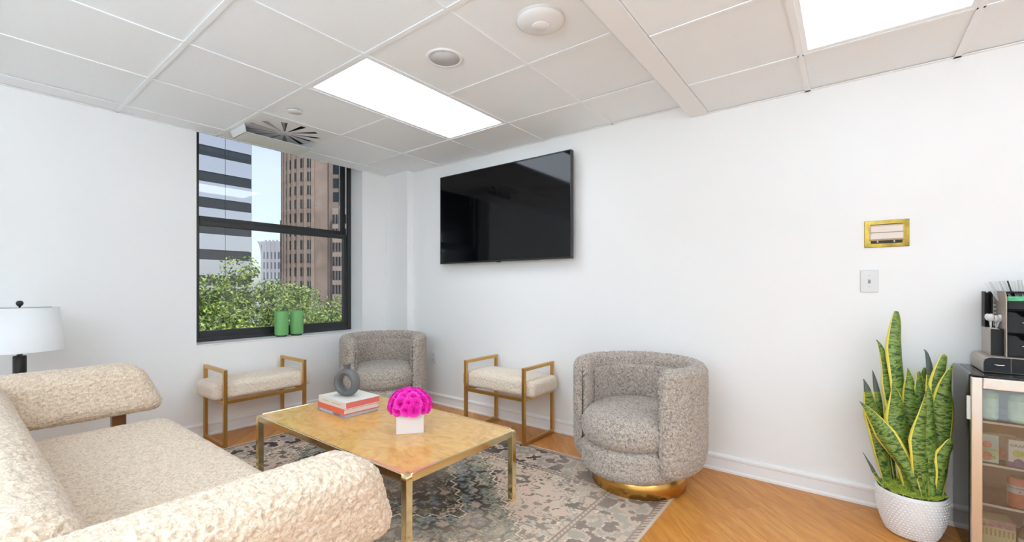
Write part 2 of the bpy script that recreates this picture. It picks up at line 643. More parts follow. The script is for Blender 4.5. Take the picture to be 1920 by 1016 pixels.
# wall angle where the tiles meet the walls
G().box(XW, YE, ZL - 0.001, XW + 0.02, YW, ZL + 0.003).build('wall_angle', TEE, cei)
G().box(XW, YW - 0.02, ZL - 0.001, XS0, YW, ZL + 0.003).build('wall_angle', TEE, cei)
G().box(XS1, YW - 0.02, ZR - 0.001, XE, YW, ZR + 0.003).build('wall_angle', TEE, cei)

# ---- window
XF = -4.266                                                 # room face of the frame
win = bpy.data.objects.new('window_1', None)
COL.objects.link(win)
struct(win, 'black aluminium double hung window looking on the city')
win.location = (XF, (WY0 + WY1) / 2, WZ0)
def wpart(name, m, y0, y1, z0, z1, x0, x1, b=0.004):
    wy = (WY0 + WY1) / 2
    return G().bbox(x0 - XF, y0 - wy, z0 - WZ0, x1 - XF, y1 - wy, z1 - WZ0, b).build(name, m, win)
wpart('frame_jamb', BLACKM, WY0, WY0 + 0.045, WZ0, WZ1, XF - 0.03, XF)
wpart('frame_jamb', BLACKM, WY1 - 0.040, WY1, WZ0, WZ1, XF - 0.03, XF)
wpart('frame_sill', BLACKM, WY0 + 0.045, WY1 - 0.04, WZ0, WZ0 + 0.040, XF - 0.03, XF)
wpart('frame_head', BLACKM, WY0 + 0.045, WY1 - 0.04, WZ1 - 0.04, WZ1, XF - 0.03, XF)
# lower sash, then the upper sash set one track further out
def sash(y0, y1, z0, z1, x0, x1, s, bt, tp):
    wpart('sash_stile', BLACKM, y0, y0 + s, z0, z1, x0, x1)
    wpart('sash_stile', BLACKM, y1 - s, y1, z0, z1, x0, x1)
    wpart('sash_rail', BLACKM, y0 + s, y1 - s, z0, z0 + bt, x0, x1)
    wpart('sash_rail', BLACKM, y0 + s, y1 - s, z1 - tp, z1, x0, x1)
    xm = (x0 + x1) / 2
    wpart('pane', GLASS, y0 + s, y1 - s, z0 + bt, z1 - tp, xm - 0.003, xm + 0.003, 0.0005)
sash(WY0 + 0.042, WY1 - 0.038, WZ0 + 0.038, 1.745, XF - 0.050, XF - 0.012, 0.045, 0.058, 0.045)
sash(WY0 + 0.042, WY1 - 0.038, 1.715, WZ1 - 0.03, XF - 0.092, XF - 0.053, 0.055, 0.07, 0.05)
# painted sill board inside
struct(G().bbox(XF + 0.001, WY0 + 0.001, WZ0, XW + 0.006, WY1 - 0.001, WZ0 + 0.008, 0.003).build('trim_2', TRIM))

# =================================================================== CEILING FIXTURES
LENS = emit('light_lens', PANEL_COLOUR, PANEL_STRENGTH)
LENS_DIM = emit('light_lens_dim', PANEL_COLOUR, PANEL_STRENGTH * 0.5)  # same lens with its emission turned down
LENS_BRIGHT = emit('light_lens_bright', PANEL_COLOUR, PANEL_STRENGTH * 1.75)  # same lens with its emission turned up
def ceiling_light(x0, y0, z, label, lens=None):
    x1, y1 = x0 + 0.615, y0 + 1.22
    t = thing('ceiling_light', label, 'light', (x0, y0, z), 0, 'recessed ceiling light panels')
    w, h = 0.615, 1.22
    g = G()
    i, o = 0.032, 0.010
    P = lambda a, zz: [(a, a, zz), (w - a, a, zz), (w - a, h - a, zz), (a, h - a, zz)]
    vs = P(o, 0.001) + P(i, 0.004) + P(i, 0.03) + P(o, 0.03)
    fs = [(4 * r_ + k, 4 * r_ + (k + 1) % 4, 4 * ((r_ + 1) % 4) + (k + 1) % 4, 4 * ((r_ + 1) % 4) + k) for r_ in range(4) for k in range(4)]
    g.add(vs, fs)
    g.build('frame', TEE, t)
    G().box(i, i, 0.010, w - i, h - i, 0.016).build('diffuser', lens or LENS, t)
    return t
ceiling_light(-2.63, 1.355, ZL, 'long glowing light panel in the ceiling between window and television', LENS_BRIGHT)
ceiling_light(-0.185, 1.355, ZR, 'glowing light panel in the lower ceiling at the top right', LENS_DIM)
ceiling_light(-2.63, -1.085, ZL, 'added unseen light panel in the ceiling over the area behind the sofa', LENS_DIM)  # this panel and those below are added out of view for brightness
ceiling_light(-0.185, -1.085, ZR, 'added unseen light panel in the lower ceiling behind the viewpoint', LENS_DIM)
ceiling_light(1.66, 1.355, ZR, 'added unseen light panel in the lower ceiling past the drinks cooler')
ceiling_light(1.66, -1.085, ZR, 'added unseen light panel in the far back corner of the lower ceiling')

# two out-of-view floor lamps, added to throw extra light on the ceiling
def uplighter(label, x, y, k=1.0):
    t = thing('added_floor_lamp', label, 'floor lamp', (x, y, 0), 0, 'added unseen uplighter floor lamps')
    G().lathe([(0, 0), (0.15, 0), (0.15, 0.012), (0.02, 0.022)], 40).build('foot', BLACKM, t)
    G().lathe([(0.012, 0.02), (0.012, 1.50)], 16).build('pole', BLACKM, t)
    G().lathe([(0.015, 1.49), (0.08, 1.51), (0.16, 1.56), (0.19, 1.60), (0.185, 1.60), (0.155, 1.565), (0.08, 1.52), (0.0, 1.505)], 40, cap=False).build('bowl', WHITEP, t)
    ld = bpy.data.lights.new('added_bulb', 'AREA')
    ld.shape = 'DISK'
    ld.size = 0.22
    ld.energy = ADDED_UPLIGHT_W * k
    ld.color = ADDED_UPLIGHT_COLOUR
    lo = bpy.data.objects.new('added_bulb', ld)
    COL.objects.link(lo)
    lo.parent = t
    lo.location = (0, 0, 1.60)
    lo.rotation_euler = (R(180), 0, 0)
uplighter('added unseen black uplighter floor lamp behind the sofa', -0.5, -1.45)
uplighter('added unseen black uplighter floor lamp past the drinks cooler', 2.0, -0.3, 0.6)

# wifi access point
t = thing('access_point', 'round white domed access point on ceiling tile near the step', 'access point', (-1.118, 1.672, ZL + 0.004))
G().lathe([(0.0, -0.030), (0.045, -0.0295), (0.075, -0.026), (0.098, -0.018), (0.110, -0.007), (0.110, 0.002)], 48).build('dome', WHITEP, t)
G().lathe([(0.0, -0.0335), (0.036, -0.0330), (0.040, -0.0300), (0.040, -0.026)], 40).build('centre_cap', WHITEP, t)
G().lathe([(0.104, -0.010), (0.112, -0.008), (0.113, 0.003)], 48, cap=False).build('base_ring', mat('ap_ring', (0.7, 0.7, 0.7), 0.5), t)
# in-ceiling speaker
t = thing('ceiling_speaker', 'round flush ceiling speaker beside the long light panel', 'speaker', (-1.712, 1.640, ZL + 0.004))
G().lathe([(0.078, -0.002), (0.084, -0.006), (0.097, -0.005), (0.100, 0.002)], 48, cap=False).build('rim', WHITEP, t)
G().lathe([(0.0, -0.003), (0.081, -0.003), (0.081, 0.002)], 48).build('grille', GREYP, t)
# sprinkler cover disc
t = thing('sprinkler_cover', 'small white flat disc on ceiling tile beside air diffuser', 'sprinkler cover', (-3.045, 1.492, ZL + 0.004))
G().lathe([(0.0, -0.012), (0.047, -0.012), (0.049, -0.010), (0.049, -0.007)], 40).build('plate', WHITEP, t)
G().lathe([(0.035, -0.009), (0.035, 0.002)], 32).build('collar', PLENUM, t)

# swirl air diffuser with a deflector tray
x0, x1, y0, y1 = -3.86, -3.245, 1.355, 1.965
t = thing('air_diffuser', 'square ceiling air diffuser with radial slots above the window', 'air diffuser', ((x0 + x1) / 2, (y0 + y1) / 2, ZL))
g = G()
n = 12
hx, hy_ = (x1 - x0) / 2 - 0.010, (y1 - y0) / 2 - 0.010
# face plate with radial slot openings: triangulated with bmesh boolean-free construction
bm = bmesh.new()
ring_r0, ring_r1 = 0.055, 0.262
slotw0, slotw1 = 0.10, 0.20
vin, vo = [], []
ang = []
for k in range(n):
    a = 2 * PI * k / n
    ang += [(a, 's'), (a + 2 * PI / n * 0.32, 'e')]
P = lambda r, a, z=0: (r * math.cos(a), r * math.sin(a), z)
def sq(a):
    c_, s_ = math.cos(a), math.sin(a)
    q = min(hx / max(abs(c_), 1e-6), hy_ / max(abs(s_), 1e-6))
    return (q * c_, q * s_, 0)
vs, fs = [], []
fine = []
for i in range(2 * n):
    a0 = ang[i][0]
    a1 = ang[(i + 1) % (2 * n)][0] + (2 * PI if i == 2 * n - 1 else 0)
    isslot = ang[i][1] == 's'
    cuts = [a0, a1] if isslot else [a0, (a0 + a1) / 2, a1]
    for p, q in zip(cuts[:-1], cuts[1:]):
        fine.append((p, q, isslot))
for p, q, isslot in fine:
    b = len(vs)
    vs += [(0, 0, 0), P(ring_r0, p), P(ring_r0, q), P(ring_r1, p), P(ring_r1, q), sq(p), sq(q)]
    fs += [(b, b + 1, b + 2), (b + 3, b + 5, b + 6, b + 4)]
    if not isslot:
        fs.append((b + 1, b + 3, b + 4, b + 2))
    ca0 = math.atan2(hy_, hx)
    for corner in (ca0, PI - ca0, PI + ca0, 2 * PI - ca0):
        if p < corner < q:
            c = len(vs)
            vs.append((math.copysign(hx, math.cos(corner)), math.copysign(hy_, math.sin(corner)), 0))
            fs.append((b + 5, c, b + 6))
g.add(vs, fs)
me = g.mesh('face_plate')
o = link('face_plate', me, WHITEP, t, (0, 0, 0.001))
so = o.modifiers.new('thick', 'SOLIDIFY'); so.thickness = 0.0012
for k in range(n):
    a = 2 * PI * k / n + 0.02
    da = 2 * PI / n * 0.32
    g = G()
    v = [P(ring_r0, a, 0.001), P(ring_r1, a, 0.001), P(ring_r1, a + da, 0.040), P(ring_r0, a + da, 0.016)]
    v += [(x, y, z + 0.002) for x, y, z in v]
    g.add(v, [(0, 3, 2, 1), (4, 5, 6, 7), (0, 1, 5, 4), (1, 2, 6, 5), (2, 3, 7, 6), (3, 0, 4, 7)])
    g.build('vane', mat('vane_grey', (0.45, 0.45, 0.45), 0.5), t)
G().box(-hx, -hy_, 0.05, hx, hy_, 0.06).build('neck', mat('duct_dark', (0.03, 0.03, 0.03), 0.8), t)
# tray: bottom plate and two cheeks, open to the room
th = 0.003
TX0, TX1, TY0, TY1, TZ = -3.78 + 3.5525, -3.54 + 3.5525, 1.375 - 1.66, 1.895 - 1.66, -0.070
DEF = mat('deflector_white', (0.80, 0.80, 0.80), 0.3)
g = G().box(TX0, TY0, TZ, TX1, TY1, TZ + th)
g.add([(TX0, TY0, TZ), (TX0, TY1, TZ), (TX0 - 0.065, TY1, -0.002), (TX0 - 0.065, TY0, -0.002), (TX0 + th, TY0, TZ + th), (TX0 + th, TY1, TZ + th), (TX0 - 0.062, TY1, -0.002), (TX0 - 0.062, TY0, -0.002)],
      [(0, 3, 2, 1), (4, 5, 6, 7), (0, 1, 5, 4), (1, 2, 6, 5), (2, 3, 7, 6), (3, 0, 4, 7)])
g.build('deflector_plate', DEF, t)
for yy in (TY0, TY1 - th):
    v = [(TX1, yy, TZ), (TX0, yy, TZ), (TX0 - 0.065, yy, -0.002), (TX1 - 0.03, yy, -0.002)]
    v += [(a, b + th, c) for a, b, c in v]
    G().add(v, [(0, 3, 2, 1), (4, 5, 6, 7), (0, 1, 5, 4), (1, 2, 6, 5), (2, 3, 7, 6), (3, 0, 4, 7)]).build('deflector_cheek', DEF, t)

# =================================================================== WALL-MOUNTED THINGS
# television
t = thing('television', 'large flat black television mounted high on the white wall', 'television', (-2.448, 3.0, 1.41))
w2, hh = 0.735, 0.85
SCREEN = mat('screen_glass', (0.002, 0.002, 0.0025), 0.06, 0.0, Specular_IOR_Level=0.28)
G().bbox(-w2, -0.010, 0, w2, 0.030, hh, 0.004).build('body', BLACKP, t)
G().box(-w2 + 0.008, -0.0115, 0.014, w2 - 0.008, -0.0095, hh - 0.008).build('screen', SCREEN, t)
BZ = mat('bezel', (0.03, 0.03, 0.032), 0.3, 0.6)
G().bbox(-w2, -0.013, 0, w2, -0.0095, 0.013, 0.001).build('bezel', BZ, t)
G().bbox(-w2, -0.013, hh - 0.007, w2, -0.0095, hh, 0.001).build('bezel', BZ, t)
G().bbox(-w2, -0.013, 0.013, -w2 + 0.007, -0.0095, hh - 0.007, 0.001).build('bezel', BZ, t)
G().bbox(w2 - 0.007, -0.013, 0.013, w2, -0.0095, hh - 0.007, 0.001).build('bezel', BZ, t)
G().bbox(-0.02, -0.012, -0.006, 0.02, 0.006, 0.001, 0.001).build('sensor_bump', BLACKP, t)
G().bbox(-0.25, 0.030, 0.25, 0.25, 0.068, 0.60, 0.003).build('wall_bracket', BLACKM, t)

# brass plate thermostat
t = thing('thermostat', 'wall thermostat with two beige flaps on a shiny brass plate', 'thermostat', (0.162, YW, 1.47))
PB = mat('mirror_brass', (0.24, 0.155, 0.03), 0.12, 1.0, bump=(14, 0.25), var=(16, 0.35))
BEIGE = mat('thermostat_beige', (0.80, 0.70, 0.62), 0.45)
G().bbox(-0.092, -0.004, -0.072, 0.092, 0, 0.072, 0.0015).build('back_plate', PB, t)
G().bbox(-0.070, -0.018, -0.036, 0.070, -0.004, 0.046, 0.003).build('housing', mat('thermostat_gold', (0.62, 0.48, 0.33), 0.4), t)
fl = G().bbox(-0.065, -0.026, 0.006, 0.065, -0.018, 0.038, 0.002).build('flap', BEIGE, t)
G().bbox(-0.065, -0.026, -0.030, 0.065, -0.018, 0.003, 0.002).build('flap', BEIGE, t)
DARKSL = mat('slot_dark', (0.03, 0.022, 0.015), 0.6)
G().box(-0.066, -0.0062, 0.0465, 0.066, -0.0041, 0.051).build('slot', DARKSL, t)
G().box(-0.064, -0.0062, -0.052, 0.064, -0.0041, -0.0375).build('slot', DARKSL, t)
for sx in (-0.036, 0.032):
    G().bbox(sx - 0.003, -0.010, -0.047, sx + 0.003, -0.0062, -0.037, 0.001).build('lever', BEIGE, t)

# light switch
t = thing('light_switch', 'white toggle light switch plate below the brass thermostat', 'light switch', (0.0915, YW, 1.217))
PLATE = mat('switch_plate', (0.74, 0.74, 0.74), 0.35)
G().bbox(-0.0385, -0.006, -0.060, 0.0385, 0, 0.060, 0.004).build('plate', PLATE, t)
G().bbox(-0.0055, -0.0075, -0.0125, 0.0055, -0.0055, 0.0125, 0.0005).build('slot', mat('switch_slot', (0.25, 0.25, 0.25), 0.5), t)
G().add([(-0.0045, -0.006, -0.002), (0.0045, -0.006, -0.002), (0.0045, -0.006, 0.009), (-0.0045, -0.006, 0.009), (-0.0038, -0.018, 0.006), (0.0038, -0.018, 0.006), (0.0038, -0.017, 0.012), (-0.0038, -0.017, 0.012)],
        [(0, 3, 2, 1), (4, 5, 6, 7), (0, 1, 5, 4), (1, 2, 6, 5), (2, 3, 7, 6), (3, 0, 4, 7)]).build('toggle', WHITEP, t)
for sz in (-0.030, 0.030):
    G().lathe([(0, 0.0), (0.003, 0.0), (0.003, 0.0015)], 12).build('screw', mat('screw_grey', (0.45, 0.45, 0.45), 0.4, 0.5), t, (0, -0.0058, sz), (R(90), 0, 0))

# power outlet
t = thing('power_outlet', 'white power outlet low on the wall beside corner armchair', 'outlet', (-3.368, YW, 0.467))
G().bbox(-0.040, -0.007, -0.064, 0.040, 0, 0.064, 0.003).build('plate', WHITEP, t)
for sz in (-0.026, 0.026):
    f = G().bbox(-0.017, -0.0095, sz - 0.017, 0.017, -0.0068, sz + 0.017, 0.002).build('socket', mat('socket_white', (0.78, 0.78, 0.78), 0.4), t)
    for sx in (-0.007, 0.007):
        G().box(sx - 0.0012, -0.0100, sz - 0.004, sx + 0.0012, -0.0094, sz + 0.006).build('slot', DARKSL, f)

# =================================================================== SOFT FURNITURE
def soft_part(name, V, N, F, m, parent, amp, freq, seed=0):
    V = V + N * boucle_disp(V, amp, freq, seed)[:, None]
    return link(name, np_mesh(name, V, F, True), m, parent)

# ---- sofa (faces the television)
SX0, SX1 = -3.30, -0.93
scx = (SX0 + SX1) / 2
t = thing('sofa', 'cream boucle sofa with slanted arms facing the television', 'sofa', (scx, 0.2, 0.007))
def at(V, x, y, z):
    return V + np.array([x - scx, y - 0.2, z])
# seat
V, N, F = rbox(2.00, 0.92, 0.25, 0.105, 0.0058)
crown = 0.012 * np.clip(1 - (V[:, 0] / 1.0) ** 2, 0, 1) * np.clip(1 - (V[:, 1] / 0.46) ** 2, 0, 1) * (V[:, 2] > 0)
V[:, 2] += crown
soft_part('seat', at(V, -2.13, 0.37, 0.322), N, F, CREAM, t, 0.006, 78, 1)
# backrest leaning back
V, N, F = rbox(2.02, 0.21, 0.46, 0.09, 0.0065)
V[:, 1] -= 0.30 * (V[:, 2] + 0.23)
soft_part('backrest', at(V, -2.115, 0.185, 0.545), N, F, CREAM, t, 0.0065, 85, 2)
# arms: padded slabs with a raked front end, tipped slightly outwards
for nm, xc, lean in (('armrest', -3.185, -1), ('armrest', -1.055, 1)):
    V, N, F = rbox(0.205, 0.93, 0.262, 0.075, 0.0045)
    V[:, 1] += -0.42 * V[:, 2] * (0.5 + 0.5 * np.clip(V[:, 1] / 0.4, 0, 1))
    V[:, 0] += lean * 0.22 * V[:, 2]
    soft_part(nm, at(V, xc, 0.275, 0.618), N, F, CREAM, t, 0.0065, 90, 3 if lean < 0 else 4)
# wooden frame: legs rising as posts to carry the arms
for xx in (-3.225, -1.015):
    for yy in (0.60, -0.05):
        G().bbox(xx - 0.025 - scx, yy - 0.03 - 0.2, 0, xx + 0.025 - scx, yy + 0.03 - 0.2, 0.56, 0.004).build('leg', WALNUT, t)
    G().bbox(xx - 0.022 - scx, -0.02 - 0.2, 0.20, xx + 0.022 - scx, 0.57 - 0.2, 0.25, 0.004).build('side_rail', WALNUT, t)
for yy in (0.60, -0.05):
    G().bbox(-3.20 - scx, yy - 0.022 - 0.2, 0.17, -1.04 - scx, yy + 0.022 - 0.2, 0.205, 0.004).build('cross_rail', WALNUT, t)

# ---- benches
def make_bench(label, loc, rz):
    t = thing('bench', label, 'bench', loc, rz, 'brass framed benches')
    b, L, D, H = 0.0125, 0.295, 0.195, 0.575
    for s in (-1, 1):
        x = s * L
        for yy in (-D, D):
            G().bbox(x - b, yy - b, 0.0, x + b, yy + b, H, 0.0012, 1).build('leg', BRASS, t)
        G().bbox(x - b, -D + b, H - 2 * b, x + b, D - b, H, 0.0012, 1).build('armrest', BRASS, t)
        G().bbox(x - b, -D + b, 0, x + b, D - b, 2 * b, 0.0012, 1).build('floor_runner', BRASS, t)
        G().bbox(x - b, -D + b, 0.325, x + b, D - b, 0.35, 0.0012, 1).build('seat_rail', BRASS, t)
    for yy in (-D, D):
        G().bbox(-L + b, yy - b, 0.325, L - b, yy + b, 0.35, 0.0012, 1).build('seat_rail', BRASS, t)
    V, N, F = rbox(0.735, 0.345, 0.118, 0.034, 0.0062)
    V[:, 2] += 0.018 * np.clip(1 - (V[:, 0] / 0.37) ** 4, 0, 1) * np.clip(1 - (V[:, 1] / 0.175) ** 4, 0, 1) * (V[:, 2] > 0)
    V[:, 2] += 0.411
    soft_part('cushion', V, N, F, BENCHF, t, 0.005, 105, 6)
    return t
make_bench('brass bench with cream cushion against the wall under the window', (-3.82, 1.562, 0), R(-90))
make_bench('brass bench with cream cushion against the wall under the television', (-2.205, 2.83, 0.007), R(180))

# ---- barrel armchairs
def make_chair(label, loc, face):
    """local -Y is the front"""
    t = thing('barrel_armchair', label, 'armchair', loc, face + PI / 2, 'swivel barrel armchairs')
    def sweep(name, Ro, Ri, H0, H1, half, r, npt, nth, seed, tuck_on):
        """rounded-rectangle section swept round the back of the chair"""
        w, h = (Ro - Ri) / 2, (H1 - H0) / 2
        loop = []
        for sx, sz, a0 in [(1, 1, 0), (-1, 1, 90), (-1, -1, 180), (1, -1, 270)]:
            for k in range(7):
                a = R(a0 + 90 * k / 6)
                loop.append((sx * (w - r) + r * math.cos(a), sz * (h - r) + r * math.sin(a)))
        loop = np.array(loop + [loop[0]])
        d = np.r_[0, np.cumsum(np.linalg.norm(np.diff(loop, axis=0), axis=1))]
        s_ = np.linspace(0, d[-1], npt, endpoint=False)
        sec = np.stack([np.interp(s_, d, loop[:, 0]), np.interp(s_, d, loop[:, 1])], 1)
        rm, hm = (Ro + Ri) / 2, (H0 + H1) / 2
        capn = 12
        Vs = []
        for i, th in enumerate(np.linspace(-half, half, nth)):
            e = min(i, nth - 1 - i) / capn
            k = math.sqrt(max(0.0, 1 - (1 - e) ** 2)) if e < 1 else 1.0
            ins = r * (1 - k)
            rad = sec[:, 0] - np.sign(sec[:, 0]) * np.minimum(ins, np.abs(sec[:, 0]))
            hei = sec[:, 1] - np.sign(sec[:, 1]) * np.minimum(ins, np.abs(sec[:, 1]))
            tuck = 1.0 - (0.13 * np.clip((0.26 - (hm + hei)) / 0.15, 0, 1) ** 2 if tuck_on else 0)
            rr = (rm + rad) * tuck
            Vs.append(np.stack([rr * math.sin(th), rr * math.cos(th), hm + hei], 1))
        V = np.concatenate(Vs)
        F = grid_faces(nth, npt, False, True)
        me0 = np_mesh('tmp', V, F, True)
        Nn = np.zeros(len(V) * 3, dtype=np.float32)
        me0.vertices.foreach_get('normal', Nn)
        N = Nn.reshape(-1, 3)
        bpy.data.meshes.remove(me0)
        mid = slice(npt * (nth // 2), npt * (nth // 2) + npt)
        top = np.argmax(V[mid][:, 2])
        if N[mid][top, 2] < 0:
            F = F[:, ::-1]; N = -N
        Vd = V + N * boucle_disp(V, 0.0085, 78, seed)[:, None]
        fl = F.tolist() + [list(range(npt)), list(range(nth * npt - 1, (nth - 1) * npt - 1, -1))]
        me = bpy.data.meshes.new(name)
        me.from_pydata(Vd.tolist(), [], fl)
        me.polygons.foreach_set('use_smooth', [True] * len(fl))
        me.update()
        return link(name, me, GREIGE, t)
    sweep('shell', 0.390, 0.285, 0.125, 0.735, R(180 - 47), 0.050, 210, 250, 9, True)
    sweep('back_cushion', 0.300, 0.262, 0.36, 0.655, R(104), 0.017, 100, 200, 10, False)
    # seat cushion: rounded disc whose front bulges past the arms
    def puck(name, rx, z0, z1, r, seed, front=0.0, dome=0.0):
        nu, nv = 190, 90
        prof = []
        hgt = z1 - z0
        loop = [(0.0, 0.0)]
        for k in range(9):
            a = R(-90 + 90 * k / 8)
            loop.append((rx - r + r * math.cos(a), r + r * math.sin(a)))
        for k in range(9):
            a = R(90 * k / 8)
            loop.append((rx - r + r * math.cos(a), hgt - r + r * math.sin(a)))
        loop.append((0.0, hgt))
        loop = np.array(loop)
        d = np.r_[0, np.cumsum(np.linalg.norm(np.diff(loop, axis=0), axis=1))]
        s_ = np.linspace(0.004, d[-1] - 0.004, nv)
        rr = np.interp(s_, d, loop[:, 0]); zz = np.interp(s_, d, loop[:, 1])
        th = np.linspace(0, 2 * PI, nu, endpoint=False)
        fr = 1 + front * np.clip(-np.cos(th), 0, 1) ** 1.5
        X = np.outer(np.sin(th) * fr, rr); Y = np.outer(np.cos(th) * fr, rr)
        Z = np.tile(zz, (nu, 1)) + z0 + dome * np.clip(1 - (rr / rx) ** 2, 0, 1)[None, :] * (zz > hgt / 2)[None, :]
        V = np.stack([X, Y, Z], -1).reshape(-1, 3)
        F = grid_faces(nu, nv, True, False)
        me0 = np_mesh('tmp', V, F, True)
        Nn = np.zeros(len(V) * 3, dtype=np.float32)
        me0.vertices.foreach_get('normal', Nn)
        bpy.data.meshes.remove(me0)
        N = Nn.reshape(-1, 3)
        if N[nv - 5, 2] < 0:
            N = -N; F = F[:, ::-1]
        V = V + N * boucle_disp(V, 0.0085, 78, seed)[:, None]
        return link(name, np_mesh(name, V, F, True), GREIGE, t)
    puck('seat_cushion', 0.288, 0.262, 0.452, 0.075, 21, 0.31, 0.012)
    puck('seat_body', 0.300, 0.100, 0.285, 0.055, 22, 0.235)
    G().lathe([(0.0, 0.0), (0.272, 0.0), (0.275, 0.003), (0.275, 0.108), (0.262, 0.110)], 96).build('swivel_base', CHAIRBR, t)
    return t
ch1 = make_chair('greige boucle barrel armchair on a gold base near the rug corner', (-1.02, 2.595, 0.0072), R(-97))
ch2 = copy_tree(ch1)
ch2['label'] = 'greige boucle barrel armchair in the corner beside the window'
ch2.location = (-3.47, 2.54, 0.0072)
ch2.rotation_euler = (0, 0, R(-36 + 90))

# =================================================================== COFFEE TABLE AND WHAT STANDS ON IT
TH = 0.400
TX0, TX1, TY0, TY1 = -2.885, -1.455, 1.175, 1.935
t = thing('coffee_table', 'low coffee table with burl wood top and gold metal frame', 'table', ((TX0 + TX1) / 2, (TY0 + TY1) / 2, 0.006))
cx_, cy_ = (TX1 - TX0) / 2, (TY1 - TY0) / 2
TH -= 0.006
bw = 0.034
rw_ = 0.012
G().box(-cx_ + rw_, -cy_ + rw_, TH - 0.030, cx_ - rw_, cy_ - rw_, TH - 0.003).build('table_top', BURL, t)
for s in (-1, 1):
    y = s * (cy_ - rw_ / 2)
    G().bbox(-cx_ + bw, y - rw_ / 2, TH - 0.036, cx_ - bw, y + rw_ / 2, TH, 0.003, 3).build('rail', POLBR, t)
    x = s * (cx_ - rw_ / 2)
    G().bbox(x - rw_ / 2, -cy_ + bw, TH - 0.036, x + rw_ / 2, cy_ - bw, TH, 0.003, 3).build('rail', POLBR, t)
def leg_mesh():
    bm = bmesh.new()
    bmesh.ops.create_cube(bm, size=1)
    bmesh.ops.scale(bm, vec=(bw, bw, TH), verts=bm.verts)
    bmesh.ops.translate(bm, vec=(0, 0, TH / 2), verts=bm.verts)
    top = [e for e in bm.edges if all(v.co.z > TH * 0.9 for v in e.verts) and (all(v.co.x < 0 for v in e.verts) or all(v.co.y < 0 for v in e.verts))]
    bmesh.ops.bevel(bm, geom=top, offset=0.022, segments=5, profile=0.5, affect='EDGES')
    bmesh.ops.bevel(bm, geom=[e for e in bm.edges if abs(e.verts[0].co.z - e.verts[1].co.z) > 0.2], offset=0.003, segments=2, profile=0.5, affect='EDGES')
    me = bpy.data.meshes.new('leg')
    bm.to_mesh(me); bm.free()
    return me
lm = leg_mesh()
for sx, sy, rz in ((-1, -1, 0), (1, -1, 90), (1, 1, 180), (-1, 1, 270)):
    link('leg', lm, POLBR, t, (sx * (cx_ - bw / 2), sy * (cy_ - bw / 2), 0), (0, 0, R(rz)))
CORAL = mat('coral_strip', (0.74, 0.24, 0.20), 0.4)  # colour of the thin coral strip at the table corner
G().box(cx_ - 0.31, -cy_ + rw_, TH - 0.003, cx_ - bw, -cy_ + rw_ + 0.013, TH - 0.0024).build('edge_strip', CORAL, t)['label'] = 'coral pink strip along the near corner'
G().box(cx_ - rw_ - 0.013, -cy_ + bw, TH - 0.003, cx_ - rw_, -cy_ + 0.20, TH - 0.0024).build('edge_strip', CORAL, t)
ZT = TH + 0.006 - 0.003       # resting height on the veneer

# books, bottom first
def book(label, loc, rz, w, d, h, cover, pages, spine_bits=()):
    t = thing('book', label, 'book', loc, rz, 'stacked books on the coffee table')
    th = 0.0035
    # spine along local -Y, pages open to +X, -X, +Y
    G().bbox(-w / 2, -d / 2, 0, w / 2, d / 2, th, 0.0008, 1).build('cover', cover, t)
    G().bbox(-w / 2, -d / 2, h - th, w / 2, d / 2, h, 0.0008, 1).build('cover', cover, t)
    G().bbox(-w / 2, -d / 2, th, w / 2, -d / 2 + th, h - th, 0.0008, 1).build('spine', cover, t)
    G().box(-w / 2 + 0.004, -d / 2 + th, th, w / 2 - 0.004, d / 2 - 0.004, h - th).build('page_block', pages, t)
    for x0_, x1_, z0_, z1_, m_ in spine_bits:
        G().box(x0_, -d / 2 - 0.0006, z0_, x1_, -d / 2 + 0.0002, z1_).build('spine_print', m_, t)
    return t
PG_W = mat('pages_white', (0.80, 0.77, 0.74), 0.8, var=(900, 0.06))
PG_G = mat('pages_grey', (0.60, 0.58, 0.58), 0.8, var=(900, 0.06))
PG_C = mat('pages_coral', (0.72, 0.17, 0.15), 0.7)
COV_G = mat('cover_grey_violet', (0.33, 0.31, 0.38), 0.5, var=(18, 0.35))
COV_R = mat('cover_red_orange', (0.78, 0.14, 0.07), 0.45)
COV_W = mat('cover_offwhite', (0.80, 0.76, 0.71), 0.55)
PRN = mat('print_beige', (0.62, 0.50, 0.40), 0.6)
PRN2 = mat('print_lilac', (0.62, 0.60, 0.68), 0.6)
PRN3 = mat('print_brown', (0.30, 0.16, 0.10), 0.6)
BX, BY, BR = -2.545, 1.590, R(-2)
book('thin grey book at the bottom of the stack on the coffee table', (BX, BY, ZT), BR, 0.318, 0.236, 0.022, COV_G, PG_G,
     [(-0.14, 0.02, 0.005, 0.017, PRN2), (0.04, 0.10, 0.004, 0.018, PRN3)])
book('red orange book in the middle of the stack on the coffee table', (BX - 0.002, BY + 0.001, ZT + 0.022), R(-3), 0.330, 0.242, 0.031, COV_R, PG_W)
book('off white book with coral page edges on top of the stack', (BX + 0.008, BY + 0.003, ZT + 0.053), R(-1), 0.318, 0.240, 0.042, COV_W, PG_C,
     [(-0.11, -0.03, 0.018, 0.024, PRN), (0.0, 0.11, 0.018, 0.024, PRN)])

